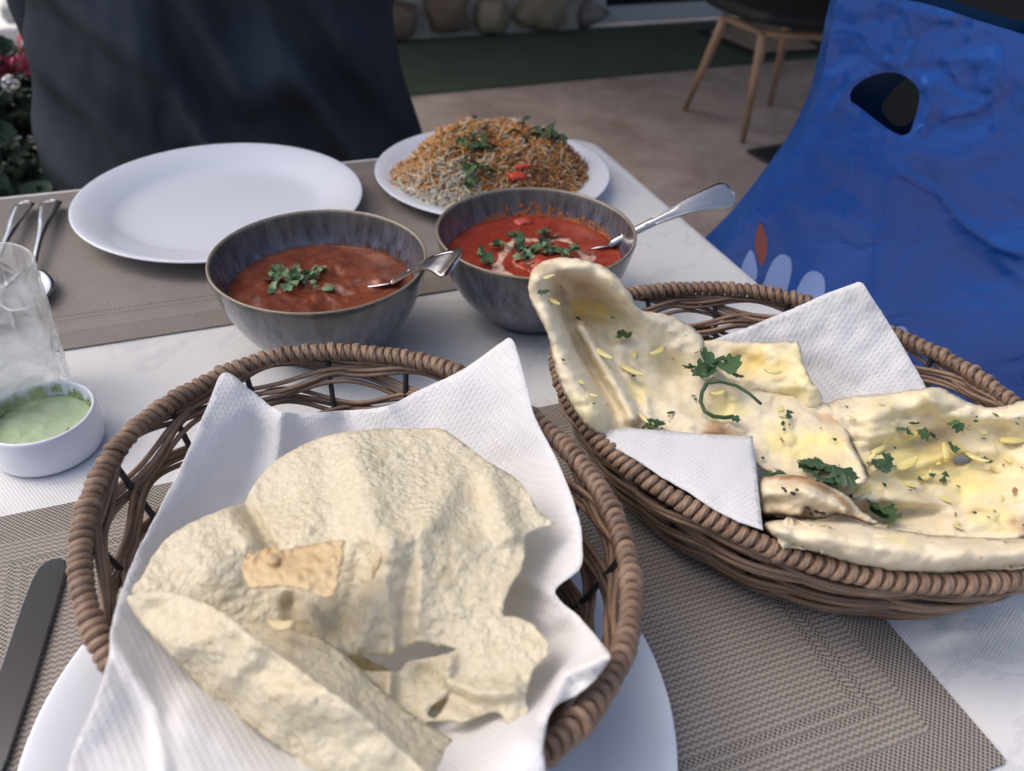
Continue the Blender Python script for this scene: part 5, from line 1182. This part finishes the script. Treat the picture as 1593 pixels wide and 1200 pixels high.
for i in range(rows+1):
    h_ = i/rows; z = .40+.66*h_
    w = np.interp(z, [.40, .55, .66, .75, .85, .95, 1.02, 1.06], [.27, .262, .245, .225, .205, .205, .19, .06]); dp = np.interp(z, [.40, .55, .75, .95, 1.02, 1.06], [.22, .20, .165, .15, .11, .06])
    for j in range(n_):
        a_ = 2*math.pi*j/n_; ca, sa = math.cos(a_), math.sin(a_)
        # long diagonal drape folds falling from upper left to lower right
        s1 = ca*w*30+z*25; s2 = ca*w*12+z*11+2
        fo = (abs(math.sin(s1+1.5*float(vnoise(ca*3+2, z*4, 1))))**3.0*.042+.012*math.sin(s2+float(vnoise(ca*2, z*3, 2))*2)+.004*float(fbm(ca*12, z*14, 2, 1)))*min(1, (1.06-z)*6)
        x_ = ca*(w+fo*.12); y_ = sa*(dp+fo*1.0); v.append((x_, y_, z))
for i in range(rows):
    for j in range(n_): f.append((i*n_+j, i*n_+(j+1) % n_, (i+1)*n_+(j+1) % n_, (i+1)*n_+j))
mesh('loose_top', v, f, m_shirt, pe)
for s_ in (-1, 1):
    b = MB(); b.tube([(s_*.13, .02, 1.02), (s_*.165, .02, .99), (s_*.180, .03, .84), (s_*.175, .03, .76)], [.06, .060, .050, .045], 20); b.build('sleeve', m_shirt, pe)
    b = MB(); b.tube([(s_*.08, .02, .48), (s_*.12, -.20, .49), (s_*.13, -.37, .47), (s_*.13, -.39, .28), (s_*.13, -.39, .11)], [.115, .105, .08, .07, .06], 20); b.build('trouser_leg', m_black, pe)
b = MB(); b.lathe([(0, .125), (.05, .115), (.085, .07), (.098, .01), (.095, -.06), (.08, -.10)], 30); hv = [(x_, y_*1.1, z_) for x_, y_, z_ in b.v]; hf = [q_ for q_ in b.f if not all(hv[i_][1] < -.045 and hv[i_][2] < .055 for i_ in q_)]
o = mesh('hair', hv, hf, m_hair, pe); o.location = (0, -.012, 1.265); s = o.modifiers.new('t', 'SOLIDIFY'); s.thickness = .012
b = MB(); b.tube([(0, -.092, 1.275), (0, -.112, 1.25), (0, -.100, 1.238)], [.008, .012, .012], 8); b.build('nose', m_skin, pe)
for s_ in (-1, 1):
    b = MB(); b.lathe([(0, .011), (.008, .008), (.011, 0), (.008, -.008), (0, -.011)], 12); o = b.build('eye', m_fl_white, pe); o.location = (s_*.030, -.088, 1.285)
    b = MB(); b.lathe([(0, .028), (.010, .02), (.012, 0), (.008, -.02), (0, -.026)], 12, sx=.5, sy=1.3); o = b.build('ear', m_skin, pe); o.location = (s_*.082, -.015, 1.265)
b = MB(); b.tube([(-.022, -.090, 1.210), (0, -.097, 1.212), (.022, -.090, 1.210)], [.003, .0055, .003], 8); b.build('lips', new_mat('lips', (.42, .16, .14), .5), pe)
cs = empty('chair', (.045, 1.22, FL), 0, 'dark chair under the seated person across the table', 'chair')
b = MB(); b.add(*ringslab([(rrect(-.22, .22, -.20, .22, .05), .40), (rrect(-.22, .22, -.20, .22, .05), .425)])); b.build('seat', m_black, cs)
for a_, c_ in ((-.18, -.16), (-.18, .18), (.18, -.16), (.18, .18)):
    b = MB(); b.tube([(a_, c_, .40), (a_*1.15, c_*1.15, 0)], [.014, .010], 10); b.build('leg', m_wood, cs)
b = MB(); b.box(-.20, .20, .225, .245, .55, .80); bevel(b.build('backrest', m_black, cs, False), .008)
for s_ in (-1, 1):
    b = MB(); b.tube([(s_*.17, .20, .41), (s_*.17, .235, .60)], .012, 8); b.build('backrest_post', m_wood, cs)
